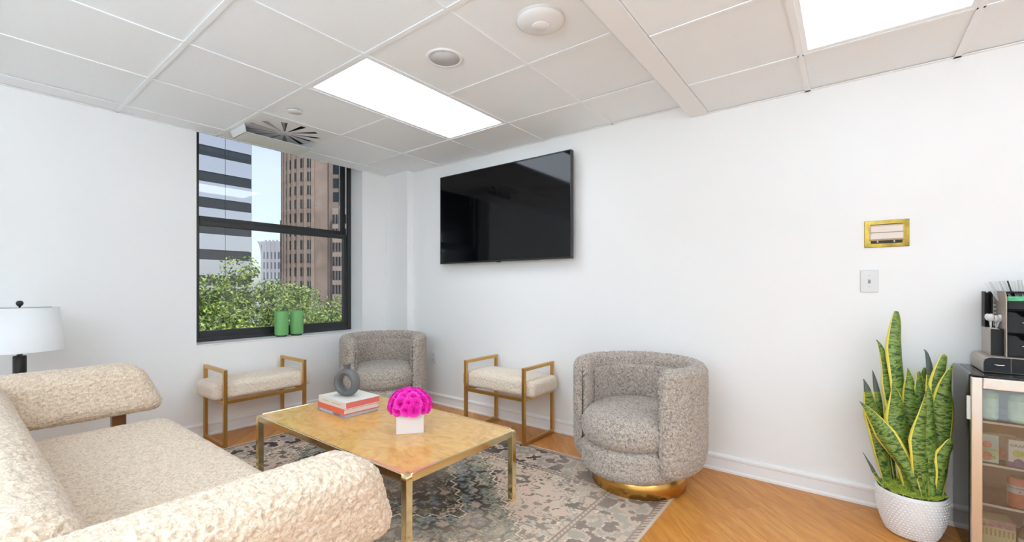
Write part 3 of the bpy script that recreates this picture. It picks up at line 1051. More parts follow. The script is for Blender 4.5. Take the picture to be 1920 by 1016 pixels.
# ring vase
t = thing('ring_vase', 'dark grey donut shaped ceramic vase on the stacked books', 'vase', (-2.535, 1.575, ZT + 0.095), R(20))
CER = mat('grey_ceramic', (0.135, 0.137, 0.14), 0.42, bump=(300, 0.05))
nu, nv = 64, 28
RR, ra, rb = 0.0655, 0.0235, 0.034
uu = np.linspace(0, 2 * PI, nu, endpoint=False); vv = np.linspace(0, 2 * PI, nv, endpoint=False)
U, Vv = np.meshgrid(uu, vv, indexing='ij')
V = np.stack([(RR + ra * np.cos(Vv)) * np.cos(U), rb * np.sin(Vv), (RR + ra * np.cos(Vv)) * np.sin(U) + RR + ra], -1).reshape(-1, 3)
V[:, 2] = np.maximum(V[:, 2], 0.003) - 0.003
link('ring', np_mesh('ring', V, grid_faces(nu, nv, True, True), True), CER, t)
G().lathe([(0.024, 0.162), (0.021, 0.178), (0.022, 0.190), (0.027, 0.200), (0.027, 0.203), (0.022, 0.203), (0.018, 0.192), (0.017, 0.175)], 28, cap=False).build('neck', CER, t)

# rose box
t = thing('rose_arrangement', 'dome of bright pink roses in a square white box', 'flower arrangement', (-1.922, 1.578, ZT), R(51))
bx = 0.072
g = G()
vs = [(-bx, -bx, 0), (bx, -bx, 0), (bx, bx, 0), (-bx, bx, 0), (-bx, -bx, 0.128), (bx, -bx, 0.128), (bx, bx, 0.128), (-bx, bx, 0.128)]
g.bbox(-bx, -bx, 0, bx, bx, 0.128, 0.002)
g.build('box_vase', mat('white_box', (0.84, 0.80, 0.79), 0.4), t)
# one rose: spiral of curled petals
def rose_mesh():
    vs, fs = [], []
    layers = [(3, 0.007, 0.026, 0.12, 0.0), (4, 0.013, 0.026, 0.3, 0.5), (5, 0.020, 0.023, 0.55, 0.2), (6, 0.027, 0.017, 0.85, 0.7)]
    for npet, rad, hgt, open_, ph in layers:
        for k in range(npet):
            a0 = 2 * PI * (k + ph) / npet
            span = 2 * PI / npet * 0.72
            nu_, nv_ = 6, 5
            b = len(vs)
            for i in range(nu_):
                s_ = i / (nu_ - 1) * 2 - 1
                for j in range(nv_):
                    q = j / (nv_ - 1)
                    edge = 1 - 0.25 * s_ * s_
                    rr = rad * (0.45 + 0.55 * q ** 0.6) + open_ * 0.010 * q ** 3 + 0.0012 * s_
                    zz = hgt * q * edge - open_ * 0.006 * q ** 4
                    a = a0 + s_ * span
                    vs.append((rr * math.cos(a), rr * math.sin(a), zz))
            for i in range(nu_ - 1):
                for j in range(nv_ - 1):
                    fs.append((b + i * nv_ + j, b + (i + 1) * nv_ + j, b + (i + 1) * nv_ + j + 1, b + i * nv_ + j + 1))
    me = bpy.data.meshes.new('rose')
    me.from_pydata(vs, [], fs)
    me.polygons.foreach_set('use_smooth', [True] * len(fs))
    me.update()
    return me
rm_ = rose_mesh()
PINK = mat('pink_petal', (0.95, 0.035, 0.58), 0.5, Subsurface_Weight=0.15)
PINK.node_tree.nodes['Principled BSDF'].inputs['Subsurface Radius'].default_value = (0.01, 0.004, 0.006)
rm_.materials.append(PINK)
G().lathe([(0.0, 0.0), (0.070, 0.0), (0.100, 0.02), (0.094, 0.055), (0.062, 0.083), (0.0, 0.094)], 24, c=(0, 0, 0.112)).build('bloom_core', mat('pink_core', (0.50, 0.0, 0.22), 0.7), t)
for ring, (el, cnt) in enumerate(((3, 14), (24, 13), (46, 9), (68, 5), (90, 1))):
    for k in range(cnt):
        az = 2 * PI * (k + 0.5 * (ring % 2)) / cnt + random.uniform(-0.06, 0.06)
        e = R(el + random.uniform(-3, 3))
        d = Vector((math.cos(e) * math.cos(az), math.cos(e) * math.sin(az), math.sin(e)))
        p = Vector((d.x * 0.098, d.y * 0.098, 0.130 + d.z * 0.080))
        o = link('rose', rm_, None, t, p)
        o.rotation_mode = 'QUATERNION'
        o.rotation_quaternion = d.to_track_quat('Z', 'Y') @ Matrix.Rotation(random.uniform(0, 6.28), 3, 'Z').to_quaternion()
        sc_ = random.uniform(0.92, 1.08)
        o.scale = (sc_, sc_, sc_)

# =================================================================== RUG
RX0, RX1, RY0, RY1 = -3.62, -0.775, 0.60, 2.680
st = 0.0048
nx, ny = int((RX1 - RX0) / st), int((RY1 - RY0) / st)
gx, gy = np.meshgrid(np.linspace(RX0, RX1, nx), np.linspace(RY0, RY1, ny), indexing='ij')
rcx, rcy = (RX0 + RX1) / 2, (RY0 + RY1) / 2
u = gx - rcx; v = gy - rcy
U, V2 = np.abs(u), np.abs(v)
hu, hv = (RX1 - RX0) / 2, (RY1 - RY0) / 2
edge = np.minimum(hu - U, hv - V2)
def n2(a, b, f, seed):
    P = np.stack([a.ravel(), b.ravel(), np.zeros(a.size)], 1)
    return vnoise(P, f, seed).reshape(a.shape)
def stepq(a, q):
    return np.floor(a / q) * q
# pattern coordinates are mirrored, knotted on a coarse step so that outlines come out jagged
Uq, Vq = stepq(U, 0.0065), stepq(V2, 0.0065)
wob = 0.018 * (n2(Uq, Vq, 9, 3) - 0.5)
def lin(*c):
    return np.array([((x / 255 + 0.055) / 1.055) ** 2.4 if x > 10 else x / 255 / 12.92 for x in c])
def setc(img, mask, c):
    img[mask] = c
img = np.zeros(gx.shape + (3,))
BEIGE_, PINKB, SAGE, TEAL, BLUE, DARK, WHITE, PLUM, TAUPE, RUST = (lin(205, 192, 180), lin(206, 186, 176), lin(140, 142, 126), lin(118, 136, 138), lin(112, 130, 146), lin(62, 58, 58), lin(226, 220, 210), lin(98, 88, 96), lin(165, 152, 142), lin(172, 140, 126))
img[:] = BEIGE_
# field motif contours
na = n2(Uq, Vq, 12, 21) * 0.6 + n2(Uq, Vq, 27, 22) * 0.4
nb = n2(Uq + 3, Vq, 17, 31) * 0.55 + n2(Uq, Vq + 5, 38, 32) * 0.45
fill = np.floor(na * 6 + 3 * (nb > 0.5)).astype(int)
pal = np.array([BEIGE_, PINKB, BEIGE_, lin(184, 178, 166), BEIGE_, PINKB, lin(170, 172, 166), BEIGE_, PINKB, PINKB, BEIGE_])
img[:] = pal[np.clip(fill, 0, 10)]
line1 = np.abs((na * 6) % 1 - 0.5) > 0.40
line2 = np.abs((nb * 5) % 1 - 0.5) > 0.43
setc(img, line1 & (nb > 0.36), lin(112, 98, 94))
setc(img, line2 & (na > 0.52), WHITE)
setc(img, (nb > 0.62) & (na > 0.50), lin(104, 100, 96))
# medallion: stepped diamonds
d = U / 1.02 + V2 / 0.80 + wob * 2
dstep = d + 0.075 * np.abs(((Uq - Vq) / 0.17) % 1 - 0.5) * 2 - 0.03 + 0.03 * np.sign(np.sin((Uq - Vq) / 0.027))
mz = [(1.00, SAGE), (0.80, TEAL), (0.62, lin(94, 100, 92)), (0.46, BLUE), (0.33, DARK), (0.2, RUST), (0.12, TEAL)]
pal2 = np.array([[SAGE, TEAL, SAGE, lin(160, 158, 146)], [TEAL, BLUE, lin(136, 150, 150), TEAL], [lin(94, 100, 92), DARK, lin(110, 112, 98), lin(84, 80, 78)], [BLUE, TEAL, lin(84, 96, 104), SAGE], [DARK, PLUM, lin(74, 70, 66), DARK], [RUST, PINKB, RUST, TAUPE], [TEAL, SAGE, TEAL, BLUE]])
for zi, (lim, c) in enumerate(mz):
    m = dstep < lim
    cols = pal2[zi][np.clip((na * 6 + 2 * (nb > 0.5)).astype(int) % 4, 0, 3)]
    img[m] = cols[m]
inner = dstep < 1.0
setc(img, inner & line1, lin(72, 66, 66))
setc(img, inner & line2 & (na > 0.45), lin(196, 186, 172))
setc(img, inner & (nb > 0.64) & (na < 0.52), lin(70, 66, 66))
setc(img, inner & (nb < 0.34) & (na > 0.5), lin(182, 168, 158))
zig = d + 0.05 * np.abs(((Uq - 1.15 * Vq) / 0.13) % 1 - 0.5) * 2
for lim, wl_ in ((1.02, 1), (0.82, 0), (0.64, 1), (0.48, 0), (0.35, 0)):
    setc(img, np.abs(zig - lim) < 0.016, lin(76, 68, 68))
    if wl_:
        setc(img, np.abs(zig - lim) < 0.008, WHITE)
# inner field frame, guard stripes and main border
bn = n2(stepq(U, 0.010), stepq(V2, 0.010), 15, 51) * 0.6 + n2(stepq(U, 0.008), stepq(V2, 0.008), 34, 52) * 0.4
b0, b1 = 0.030, 0.300
m = (edge < b1) & (edge >= b0)
img[m] = lin(196, 180, 170)
setc(img, m & (bn > 0.53), lin(66, 58, 64))
setc(img, m & (np.abs((bn * 6) % 1 - 0.5) > 0.40), lin(96, 84, 84))
setc(img, m & (bn < 0.36), lin(150, 152, 150))
setc(img, m & (np.abs(bn - 0.50) < 0.010), WHITE)
for a, c in ((b1, lin(112, 98, 94)), (b1 + 0.024, lin(112, 98, 94)), (b0 + 0.012, lin(112, 98, 94))):
    setc(img, np.abs(edge - a) < 0.0045, c)
m = (edge >= b1 + 0.004) & (edge < b1 + 0.022)
setc(img, m, lin(200, 186, 176))
setc(img, m & (((U + V2) / 0.03 % 1) < 0.35), lin(132, 116, 112))
m = (edge < b0 + 0.008)
setc(img, m, lin(190, 172, 160))
setc(img, m & (edge > 0.012) & (((U - V2) / 0.032 % 1) < 0.5), lin(92, 82, 82))
setc(img, edge < 0.010, lin(205, 190, 172))
# worn, unevenly faded pile
fade = np.clip(n2(u, v, 2.3, 71) * 0.6 + n2(u, v, 7, 72) * 0.4 - 0.26 + 0.14 * np.clip(u, -0.6, 0.9), 0.03, 0.42)[..., None]
img = img * (1 - fade) + fade * lin(196, 186, 176)
img *= (0.93 + 0.14 * rng.random(gx.shape))[..., None] * np.array([1.10, 1.0, 0.90])
thick = 0.006
zz = np.full(gx.shape, thick) + 0.0006 * n2(gx, gy, 160, 5)
V = np.stack([gx - rcx, gy - rcy, zz], -1).reshape(-1, 3)
F = grid_faces(nx, ny)
rugme = np_mesh('rug', V, F, True)
at_ = rugme.color_attributes.new('pile', 'FLOAT_COLOR', 'POINT')
rgba = np.concatenate([np.clip(img, 0, 1).reshape(-1, 3), np.ones((nx * ny, 1))], 1).astype(np.float32)
at_.data.foreach_set('color', rgba.ravel())
RUGM = bpy.data.materials.new('rug_pile')
nt, b = nodes_of(RUGM)
an = nt.nodes.new('ShaderNodeAttribute'); an.attribute_name = 'pile'
nt.links.new(an.outputs['Color'], b.inputs['Base Color'])
b.inputs['Roughness'].default_value = 0.95
b.inputs['Specular IOR Level'].default_value = 0.1
rn = nt.nodes.new('ShaderNodeTexNoise'); rn.inputs['Scale'].default_value = 420
tc = nt.nodes.new('ShaderNodeTexCoord'); nt.links.new(tc.outputs['Object'], rn.inputs['Vector'])
bp = nt.nodes.new('ShaderNodeBump'); bp.inputs['Strength'].default_value = 0.35; bp.inputs['Distance'].default_value = 0.002
nt.links.new(rn.outputs['Fac'], bp.inputs['Height']); nt.links.new(bp.outputs['Normal'], b.inputs['Normal'])
rug = thing('rug', 'faded oriental rug in beige, grey and teal under the coffee table', 'rug', (rcx, rcy, 0))
link('pile', rugme, RUGM, rug)
g = G()
hu_, hv_ = hu + 0.003, hv + 0.003
pts = [(-hu_, -hv_), (hu_, -hv_), (hu_, hv_), (-hu_, hv_)]
inn = [(-hu + 0.004, -hv + 0.004), (hu - 0.004, -hv + 0.004), (hu - 0.004, hv - 0.004), (-hu + 0.004, hv - 0.004)]
vs = [(x, y, 0.0005) for x, y in pts] + [(x, y, 0.0065) for x, y in pts] + [(x, y, 0.0068) for x, y in inn] + [(x, y, 0.0005) for x, y in inn]
g.add(vs, [(4 * r_ + k, 4 * r_ + (k + 1) % 4, 4 * ((r_ + 1) % 4) + (k + 1) % 4, 4 * ((r_ + 1) % 4) + k) for r_ in range(4) for k in range(4)])
g.build('bound_edge', mat('rug_binding', (0.60, 0.50, 0.40), 0.9), rug)

# pale carpet added out of view to bounce light up at the ceiling
o = G().bbox(-3.4, -2.0, 0.0, 2.4, -0.35, 0.008, 0.003).build('carpet', mat('bounce_carpet', (0.82, 0.82, 0.82), 0.95, bump=(300, 0.4)))
tag(o, 'added unseen pale carpet bouncing light behind the sofa', 'carpet')

# =================================================================== LAMP ON SIDE TABLE
t = thing('side_table', 'round dark side table behind the sofa arm', 'side table', (-3.72, 0.27, 0))
G().lathe([(0, 0.48), (0.19, 0.48), (0.195, 0.485), (0.195, 0.497), (0.19, 0.50), (0, 0.50)], 48).build('table_top', BLACKM, t)
G().lathe([(0.016, 0.012), (0.016, 0.48)], 20).build('stem', BLACKM, t)
G().lathe([(0, 0), (0.14, 0), (0.14, 0.008), (0.02, 0.014)], 40).build('foot', BLACKM, t)
t = thing('table_lamp', 'black table lamp with a white drum shade beside the sofa', 'lamp', (-3.72, 0.27, 0.50))
BASEM = mat('lamp_base_black', (0.012, 0.012, 0.013), 0.45, bump=(200, 0.2))
G().lathe([(0, 0), (0.075, 0), (0.075, 0.018), (0.030, 0.024)], 40).build('foot', BASEM, t)
G().lathe([(0.0275, 0.022), (0.0275, 0.292), (0.025, 0.296)], 32).build('base', BASEM, t)
G().lathe([(0.012, 0.294), (0.012, 0.330)], 16).build('socket', mat('nickel', (0.6, 0.6, 0.6), 0.3, 1.0), t)
SHADE = mat('linen_shade', (0.84, 0.84, 0.84), 0.85, bump=(500, 0.15))
G().lathe([(0.186, 0.325), (0.158, 0.570), (0.1565, 0.570), (0.1845, 0.325), (0.186, 0.325)], 72, cap=False).build('lamp_shade', SHADE, t)
for k in range(3):
    a = 2 * PI * k / 3
    G().tube([(0, 0, 0.565), (0.157 * math.cos(a), 0.157 * math.sin(a), 0.565)], 0.002, 6).build('spider', BLACKM, t)
G().tube([(0, 0, 0.33), (0, 0, 0.575)], 0.003, 8).build('harp', BLACKM, t)
G().lathe([(0.004, 0.570), (0.006, 0.576), (0.013, 0.583), (0.0155, 0.594), (0.011, 0.605), (0.0, 0.608)], 20).build('finial', BASEM, t)

# =================================================================== GREEN CANISTERS ON THE SILL
GREEN = mat('green_glass', (0.23, 0.56, 0.19), 0.45, Subsurface_Weight=0.0)
GREEN.node_tree.nodes['Principled BSDF'].inputs['Transmission Weight'].default_value = 0.25
def canister(label, loc):
    t = thing('canister', label, 'canister', loc, 0, 'green canisters on the window sill')
    G().lathe([(0.0, 0.014), (0.050, 0.014), (0.056, 0.020), (0.058, 0.030), (0.058, 0.215), (0.055, 0.230), (0.048, 0.237), (0.047, 0.233), (0.044, 0.232), (0.0, 0.231)], 40).build('body', GREEN, t)
    G().lathe([(0.0, 0.0), (0.044, 0.0), (0.046, 0.003), (0.046, 0.016), (0.0, 0.016)], 32).build('foot', BLACKP, t)
canister('left one of two green cylindrical canisters on the window sill', (-4.155, 1.915, WZ0 + 0.008))
canister('right one of two green cylindrical canisters on the window sill', (-4.155, 2.055, WZ0 + 0.008))
# =================================================================== SNAKE PLANT
PX, PY = 0.24, 2.835
t = thing('potted_snake_plant', 'tall snake plant with yellow edged leaves in a white studded pot', 'plant', (PX, PY, 0))
POTM = mat('pot_white', (0.82, 0.82, 0.83), 0.35)
def pot_r(z):
    q = min(max(z / 0.212, 0), 1)
    return 0.085 + 0.047 * (1 - (1 - q) ** 2.6)
prof = [(0.0, 0.0), (0.070, 0.0), (0.080, 0.003)] + [(pot_r(z), z) for z in np.linspace(0.008, 0.212, 16)] + [(0.130, 0.215), (0.124, 0.215), (0.122, 0.19), (0.0, 0.188)]
G().lathe(prof, 64).build('pot', POTM, t)
g = G()
for r_ in range(15):
    z = 0.016 + r_ * 0.0132
    rr = pot_r(z)
    nb_ = 52
    for k in range(nb_):
        a = 2 * PI * (k + 0.5 * (r_ % 2)) / nb_
        c_, s_ = math.cos(a), math.sin(a)
        P = lambda tt, zz_, out: ((rr + out) * c_ - tt * s_, (rr + out) * s_ + tt * c_, z + zz_)
        q = 0.0042
        vs = [P(q * math.cos(x), q * math.sin(x), -0.001) for x in np.linspace(0, 2 * PI, 6, endpoint=False)]
        vs += [P(0.65 * q * math.cos(x), 0.65 * q * math.sin(x), 0.0032) for x in np.linspace(0, 2 * PI, 6, endpoint=False)] + [P(0, 0, 0.0044)]
        g.add(vs, [(i, (i + 1) % 6, 6 + (i + 1) % 6, 6 + i) for i in range(6)] + [(6 + i, 6 + (i + 1) % 6, 12) for i in range(6)], True)
st_ = g.build('studs', POTM, t)
st_['kind'] = 'stuff'
# moss: lumpy mound with tufts
nu, nv = 70, 26
th = np.linspace(0, 2 * PI, nu, endpoint=False); rr = np.linspace(0.002, 0.123, nv)
TT, RRr = np.meshgrid(th, rr, indexing='ij')
V = np.stack([RRr * np.cos(TT), RRr * np.sin(TT), 0.205 + 0 * TT], -1).reshape(-1, 3)
V[:, 2] += 0.016 * vnoise(V, 30, 3) + 0.014 * vnoise(V, 80, 4) + 0.012 * np.clip(1 - (np.hypot(V[:, 0], V[:, 1]) / 0.12) ** 2, 0, 1)
MOSS = mat('moss', (0.26, 0.31, 0.03), 0.9, var=(60, 0.55), bump=(200, 0.6))
mo = link('moss', np_mesh('moss', V, grid_faces(nu, nv, True, False), True), MOSS, t)
nT = 2600
idx = rng.integers(0, len(V), nT)
base = V[idx] + rng.normal(0, 0.003, (nT, 3)); base[:, 2] = V[idx, 2] - 0.002
rad_ = np.hypot(base[:, 0], base[:, 1]); k_ = np.minimum(1, 0.125 / np.maximum(rad_, 1e-6)); base[:, :2] *= k_[:, None]
dirv = rng.normal(0, 1, (nT, 3)); dirv[:, 2] = np.abs(dirv[:, 2]) + 0.3; dirv /= np.linalg.norm(dirv, axis=1, keepdims=True)
side = np.cross(dirv, rng.normal(0, 1, (nT, 3))); side /= np.linalg.norm(side, axis=1, keepdims=True)
ln = rng.uniform(0.006, 0.015, (nT, 1))
A = base - side * 0.0022; B = base + side * 0.0022; C_ = base + dirv * ln
tv = np.stack([A, B, C_], 1).reshape(-1, 3)
tf = link('moss_tufts', np_mesh('tufts', tv, np.arange(nT * 3).reshape(-1, 3)), mat('moss_bright', (0.34, 0.42, 0.05), 0.8, var=(40, 0.5)), t)
tf['kind'] = 'stuff'
# leaves
LEAF = bpy.data.materials.new('snake_leaf')
nt, b = nodes_of(LEAF)
tc = nt.nodes.new('ShaderNodeTexCoord')
uvn = nt.nodes.new('ShaderNodeAttribute'); uvn.attribute_name = 'along'
mp = nt.nodes.new('ShaderNodeMapping'); mp.inputs['Scale'].default_value = (1, 9, 1)
w = nt.nodes.new('ShaderNodeTexNoise'); w.inputs['Scale'].default_value = 8.0; w.inputs['Detail'].default_value = 5; w.inputs['Distortion'].default_value = 1.5
nt.links.new(uvn.outputs['Vector'], mp.inputs['Vector'])
nt.links.new(mp.outputs[0], w.inputs['Vector'])
r = ramp(nt, [(0.36, (0.015, 0.05, 0.012)), (0.45, (0.07, 0.15, 0.025)), (0.54, (0.20, 0.29, 0.06)), (0.8, (0.30, 0.38, 0.09))])
nt.links.new(w.outputs['Fac'], r.inputs['Fac'])
nt.links.new(r.outputs['Color'], b.inputs['Base Color'])
b.inputs['Roughness'].default_value = 0.35
MARG = mat('leaf_margin', (0.82, 0.70, 0.10), 0.4)
MTIP = mat('leaf_tip', (0.10, 0.12, 0.10), 0.5)
def bez(p0, p1, p2, q):
    return p0 * (1 - q) ** 2 + p1 * 2 * q * (1 - q) + p2 * q * q
def leaf(base, mid, tip, wmax, twist, tipdark=0.1):
    base, mid, tip = Vector(base), Vector(mid), Vector(tip)
    ctl = (mid - 0.25 * base - 0.25 * tip) * 2
    nl = 22
    cols = [-1, -0.80, -0.4, 0, 0.4, 0.80, 1]
    vs, at_, fs, mi = [], [], [], []
    L = (tip - base).length
    for i in range(nl + 1):
        q = i / nl
        p = bez(base, ctl, tip, q)
        tg = (bez(base, ctl, tip, min(q + 0.01, 1)) - bez(base, ctl, tip, max(q - 0.01, 0))).normalized()
        ang = twist + 0.5 * math.sin(q * 3.0 + twist * 3)
        sidev = Vector((math.cos(ang), math.sin(ang), 0))
        sidev = (sidev - tg * sidev.dot(tg)).normalized()
        nrm = tg.cross(sidev)
        wd = wmax * (0.40 + 0.60 * math.sin(min(1, q / 0.5) * PI / 2)) if q < 0.5 else wmax * max(0.0, 1 - (q - 0.5) / 0.5) ** 1.12
        wd = max(wd, 0.0008)
        for c in cols:
            wave = 0.10 * wd * math.sin(q * 13 + twist * 5) * abs(c) ** 2
            vs.append(p + sidev * c * wd * 0.5 + nrm * (0.28 * wd * (c * c) + wave))
            at_.append((c * wd * 0.5 * 4, q * L, twist * 7))
    nc = len(cols)
    for i in range(nl):
        for j in range(nc - 1):
            fs.append((i * nc + j, i * nc + j + 1, (i + 1) * nc + j + 1, (i + 1) * nc + j))
            mi.append(2 if (i + 0.5) / nl > 1 - tipdark else (1 if j in (0, nc - 2) else 0))
    me = bpy.data.meshes.new('leaf')
    me.from_pydata([tuple(p) for p in vs], [], fs)
    for m_ in (LEAF, MARG, MTIP):
        me.materials.append(m_)
    me.polygons.foreach_set('material_index', mi)
    me.polygons.foreach_set('use_smooth', [True] * len(fs))
    a = me.attributes.new('along', 'FLOAT_VECTOR', 'POINT')
    a.data.foreach_set('vector', np.array(at_, dtype=np.float32).ravel())
    me.update()
    o = link('leaf', me, None, t)
    s = o.modifiers.new('thick', 'SOLIDIFY'); s.thickness = 0.0022; s.offset = 0
    s.use_rim = True
    return o
LEAVES = [
    ((-0.013, 0.035, 0.195), (-0.044, 0.04, 0.877), (-0.047, 0.045, 1.061), 0.0804, 0.2, 0.12),
    ((-0.027, 0.055, 0.195), (-0.074, 0.06, 0.712), (-0.126, 0.065, 0.916), 0.0578, 0.5, 0.03),
    ((-0.08, 0.005, 0.195), (-0.135, -0.015, 0.544), (-0.179, -0.035, 0.727), 0.076, 0.0, 0.22),
    ((-0.058, 0.065, 0.195), (-0.111, 0.075, 0.582), (-0.14, 0.085, 0.756), 0.0378, 0.6, 0.35),
    ((0.023, -0.07, 0.195), (-0.098, -0.082, 0.477), (-0.196, -0.095, 0.625), 0.0852, -0.3, 0.08),
    ((0.004, -0.035, 0.195), (-0.038, -0.04, 0.542), (-0.071, -0.045, 0.722), 0.1061, 0.1, 0.0),
    ((0.018, 0.035, 0.195), (0.008, 0.03, 0.611), (-0.011, 0.025, 0.791), 0.0773, -0.2, 0.0),
    ((0.046, 0.045, 0.195), (0.039, 0.04, 0.653), (0.026, 0.035, 0.773), 0.0488, 0.3, 0.0),
    ((0.045, 0.075, 0.195), (0.052, 0.075, 0.661), (0.056, 0.075, 0.791), 0.0436, -0.4, 0.0),
    ((0.08, 0.055, 0.195), (0.078, 0.055, 0.707), (0.05, 0.055, 0.883), 0.0375, 0.5, 0.4),
    ((0.084, 0.025, 0.195), (0.106, 0.02, 0.73), (0.123, 0.015, 0.862), 0.0684, 0.2, 0.0),
    ((0.089, -0.015, 0.195), (0.11, -0.02, 0.626), (0.14, -0.025, 0.837), 0.0843, -0.2, 0.0),
    ((0.076, -0.06, 0.195), (0.064, -0.06, 0.566), (0.053, -0.06, 0.732), 0.0665, 0.15, 0.0),
    ((0.039, -0.08, 0.195), (0.031, -0.083, 0.467), (0.045, -0.085, 0.708), 0.0825, 0.0, 0.0),
    ((0.094, -0.045, 0.195), (0.118, -0.05, 0.416), (0.131, -0.055, 0.5), 0.0723, 0.3, 0.0),
    ((-0.089, -0.055, 0.195), (-0.137, -0.075, 0.286), (-0.182, -0.095, 0.378), 0.0165, 0.4, 0.5),
    ((0.041, -0.097, 0.195), (0.027, -0.103, 0.294), (0.016, -0.105, 0.316), 0.0246, 0.0, 0.0),
    ((-0.045, 0.085, 0.195), (-0.074, 0.095, 0.502), (-0.086, 0.105, 0.7), 0.038, 0.6, 0.0),
    ((-0.025, 0.075, 0.195), (-0.057, 0.08, 0.483), (-0.057, 0.085, 0.691), 0.0466, -0.6, 0.0),
    ((0.092, 0.051, 0.195), (0.138, 0.065, 0.549), (0.136, 0.065, 0.764), 0.0261, 0.2, 0.0)]

for bs, md, tp, wd, tw, td in LEAVES:
    leaf(bs, md, tp, wd, tw, td)

# =================================================================== DRINKS COOLER
FX0, FX1, FY0, FY1, FH = 0.412, 0.872, 2.690, 3.045, 0.81
FW = FX1 - FX0
t = thing('drinks_cooler', 'small glass door drinks cooler with steel frame at the right edge', 'cooler', (FX0, FY0, 0))
FB = mat('cooler_black', (0.025, 0.024, 0.024), 0.22)
FIN = mat('cooler_liner', (0.34, 0.25, 0.21), 0.55)
D = FY1 - FY0
for z in (0.0,):
    for fx in (0.04, FW - 0.04):
        for fy in (0.05, D - 0.05):
            G().lathe([(0.018, 0), (0.018, 0.022)], 16, c=(fx, fy, 0)).build('foot', BLACKP, t)
wl = 0.022
SIDEM = mat('cooler_side', (0.012, 0.011, 0.010), 0.10, Specular_IOR_Level=0.35)
G().bbox(0, 0.0, 0.02, wl, D, FH, 0.002).build('side_panel', SIDEM, t)
G().bbox(FW - wl, 0.0, 0.02, FW, D, FH, 0.002).build('side_panel', SIDEM, t)
G().bbox(wl, 0.0, FH - 0.02, FW - wl, D, FH, 0.002).build('top_panel', FB, t)
G().bbox(wl, 0.0, 0.02, FW - wl, D, 0.07, 0.002).build('bottom_panel', FB, t)
G().box(wl, D - 0.012, 0.07, FW - wl, D, FH - 0.02).build('back_panel', FIN, t)
for xx in (wl, FW - wl - 0.003):
    G().box(xx, 0.01, 0.07, xx + 0.003, D - 0.012, FH - 0.02).build('liner', FIN, t)
SHF = mat('shelf_glass', (0.70, 0.68, 0.64), 0.25)
SH = [0.262, 0.432, 0.612]
for z in SH:
    s = G().box(wl + 0.004, 0.022, z - 0.004, FW - wl - 0.004, D - 0.03, z).build('shelf', pane_mat('shelf_pane', (0.85, 0.87, 0.85), 1.6), t)
    G().bbox(wl + 0.004, 0.014, z - 0.006, FW - wl - 0.004, 0.022, z + 0.002, 0.001).build('shelf_trim', mat('shelf_trim_white', (0.85, 0.83, 0.80), 0.35), s)
dr = bpy.data.objects.new('door', None); COL.objects.link(dr); dr.parent = t
dy0, dy1, fw_ = -0.034, -0.004, 0.036
G().bbox(0.002, dy0, 0.022, fw_, dy1, FH - 0.006, 0.003).build('door_stile', STEEL, dr)
G().bbox(FW - fw_, dy0, 0.022, FW - 0.002, dy1, FH - 0.006, 0.003).build('door_stile', STEEL, dr)
G().bbox(fw_, dy0, FH - 0.052, FW - fw_, dy1, FH - 0.006, 0.003).build('door_rail', STEEL, dr)
G().bbox(fw_, dy0, 0.022, FW - fw_, dy1, 0.07, 0.003).build('door_rail', STEEL, dr)
G().box(fw_, -0.022, 0.07, FW - fw_, -0.017, FH - 0.052).build('door_pane', FGLASS, dr)
G().box(0.004, dy1, 0.03, 0.030, -0.0002, FH - 0.01).build('gasket', BLACKP, dr)
G().bbox(-0.008, -0.018, 0.62, 0.0025, -0.004, 0.72, 0.002).build('door_catch', mat('catch_white', (0.8, 0.8, 0.78), 0.4), dr)
G().bbox(0.008, -0.028, FH, 0.05, 0.02, FH + 0.004, 0.001).build('hinge_plate', FB, t)

# inside: drinks and snacks
def wrap(me, rad):
    for vtx in me.vertices:
        a = vtx.co.x / rad
        rr = rad + vtx.co.z
        vtx.co = (rr * math.sin(a), -rr * math.cos(a), vtx.co.y)
    me.update()
    return me
def can(name, label, cat, loc, r_, h, body, lid, group, bands=(), rz=0.0):
    t = thing(name, label, cat, loc, rz, group)
    G().lathe([(0, 0), (r_ - 0.006, 0), (r_, 0.006), (r_, h - 0.010), (r_ - 0.005, h - 0.002), (r_ - 0.008, h)], 32, cap=False).build('body', body, t)
    G().lathe([(r_ - 0.0085, h - 0.001), (r_ - 0.0075, h + 0.001), (r_ - 0.010, h - 0.002), (0, h - 0.003)], 32, cap=False).build('lid', lid, t)
    for z0, z1, m_ in bands:
        G().lathe([(r_ + 0.0004, z0), (r_ + 0.0004, z1)], 40, cap=False).build('label_band', m_, t)
    return t
LIDM = mat('can_lid', (0.75, 0.75, 0.75), 0.3, 0.9)
LIME = mat('lime_can', (0.46, 0.62, 0.22), 0.4, var=(30, 0.12))
LIMEL = mat('lime_label', (0.66, 0.76, 0.42), 0.5, var=(50, 0.12))
IZ = 0.612 + 0.002
xs = FX0 + 0.066
can('jar', 'lime green jar on the top cooler shelf, left', 'jar', (FX0 + 0.074, FY0 + 0.075, IZ), 0.027, 0.122, LIME, LIDM, 'lime green jars on the top cooler shelf', [(0.012, 0.092, LIMEL)])
can('jar', 'lime green jar on the top cooler shelf, right', 'jar', (FX0 + 0.160, FY0 + 0.075, IZ), 0.032, 0.122, LIME, LIDM, 'lime green jars on the top cooler shelf', [(0.012, 0.092, LIMEL)])
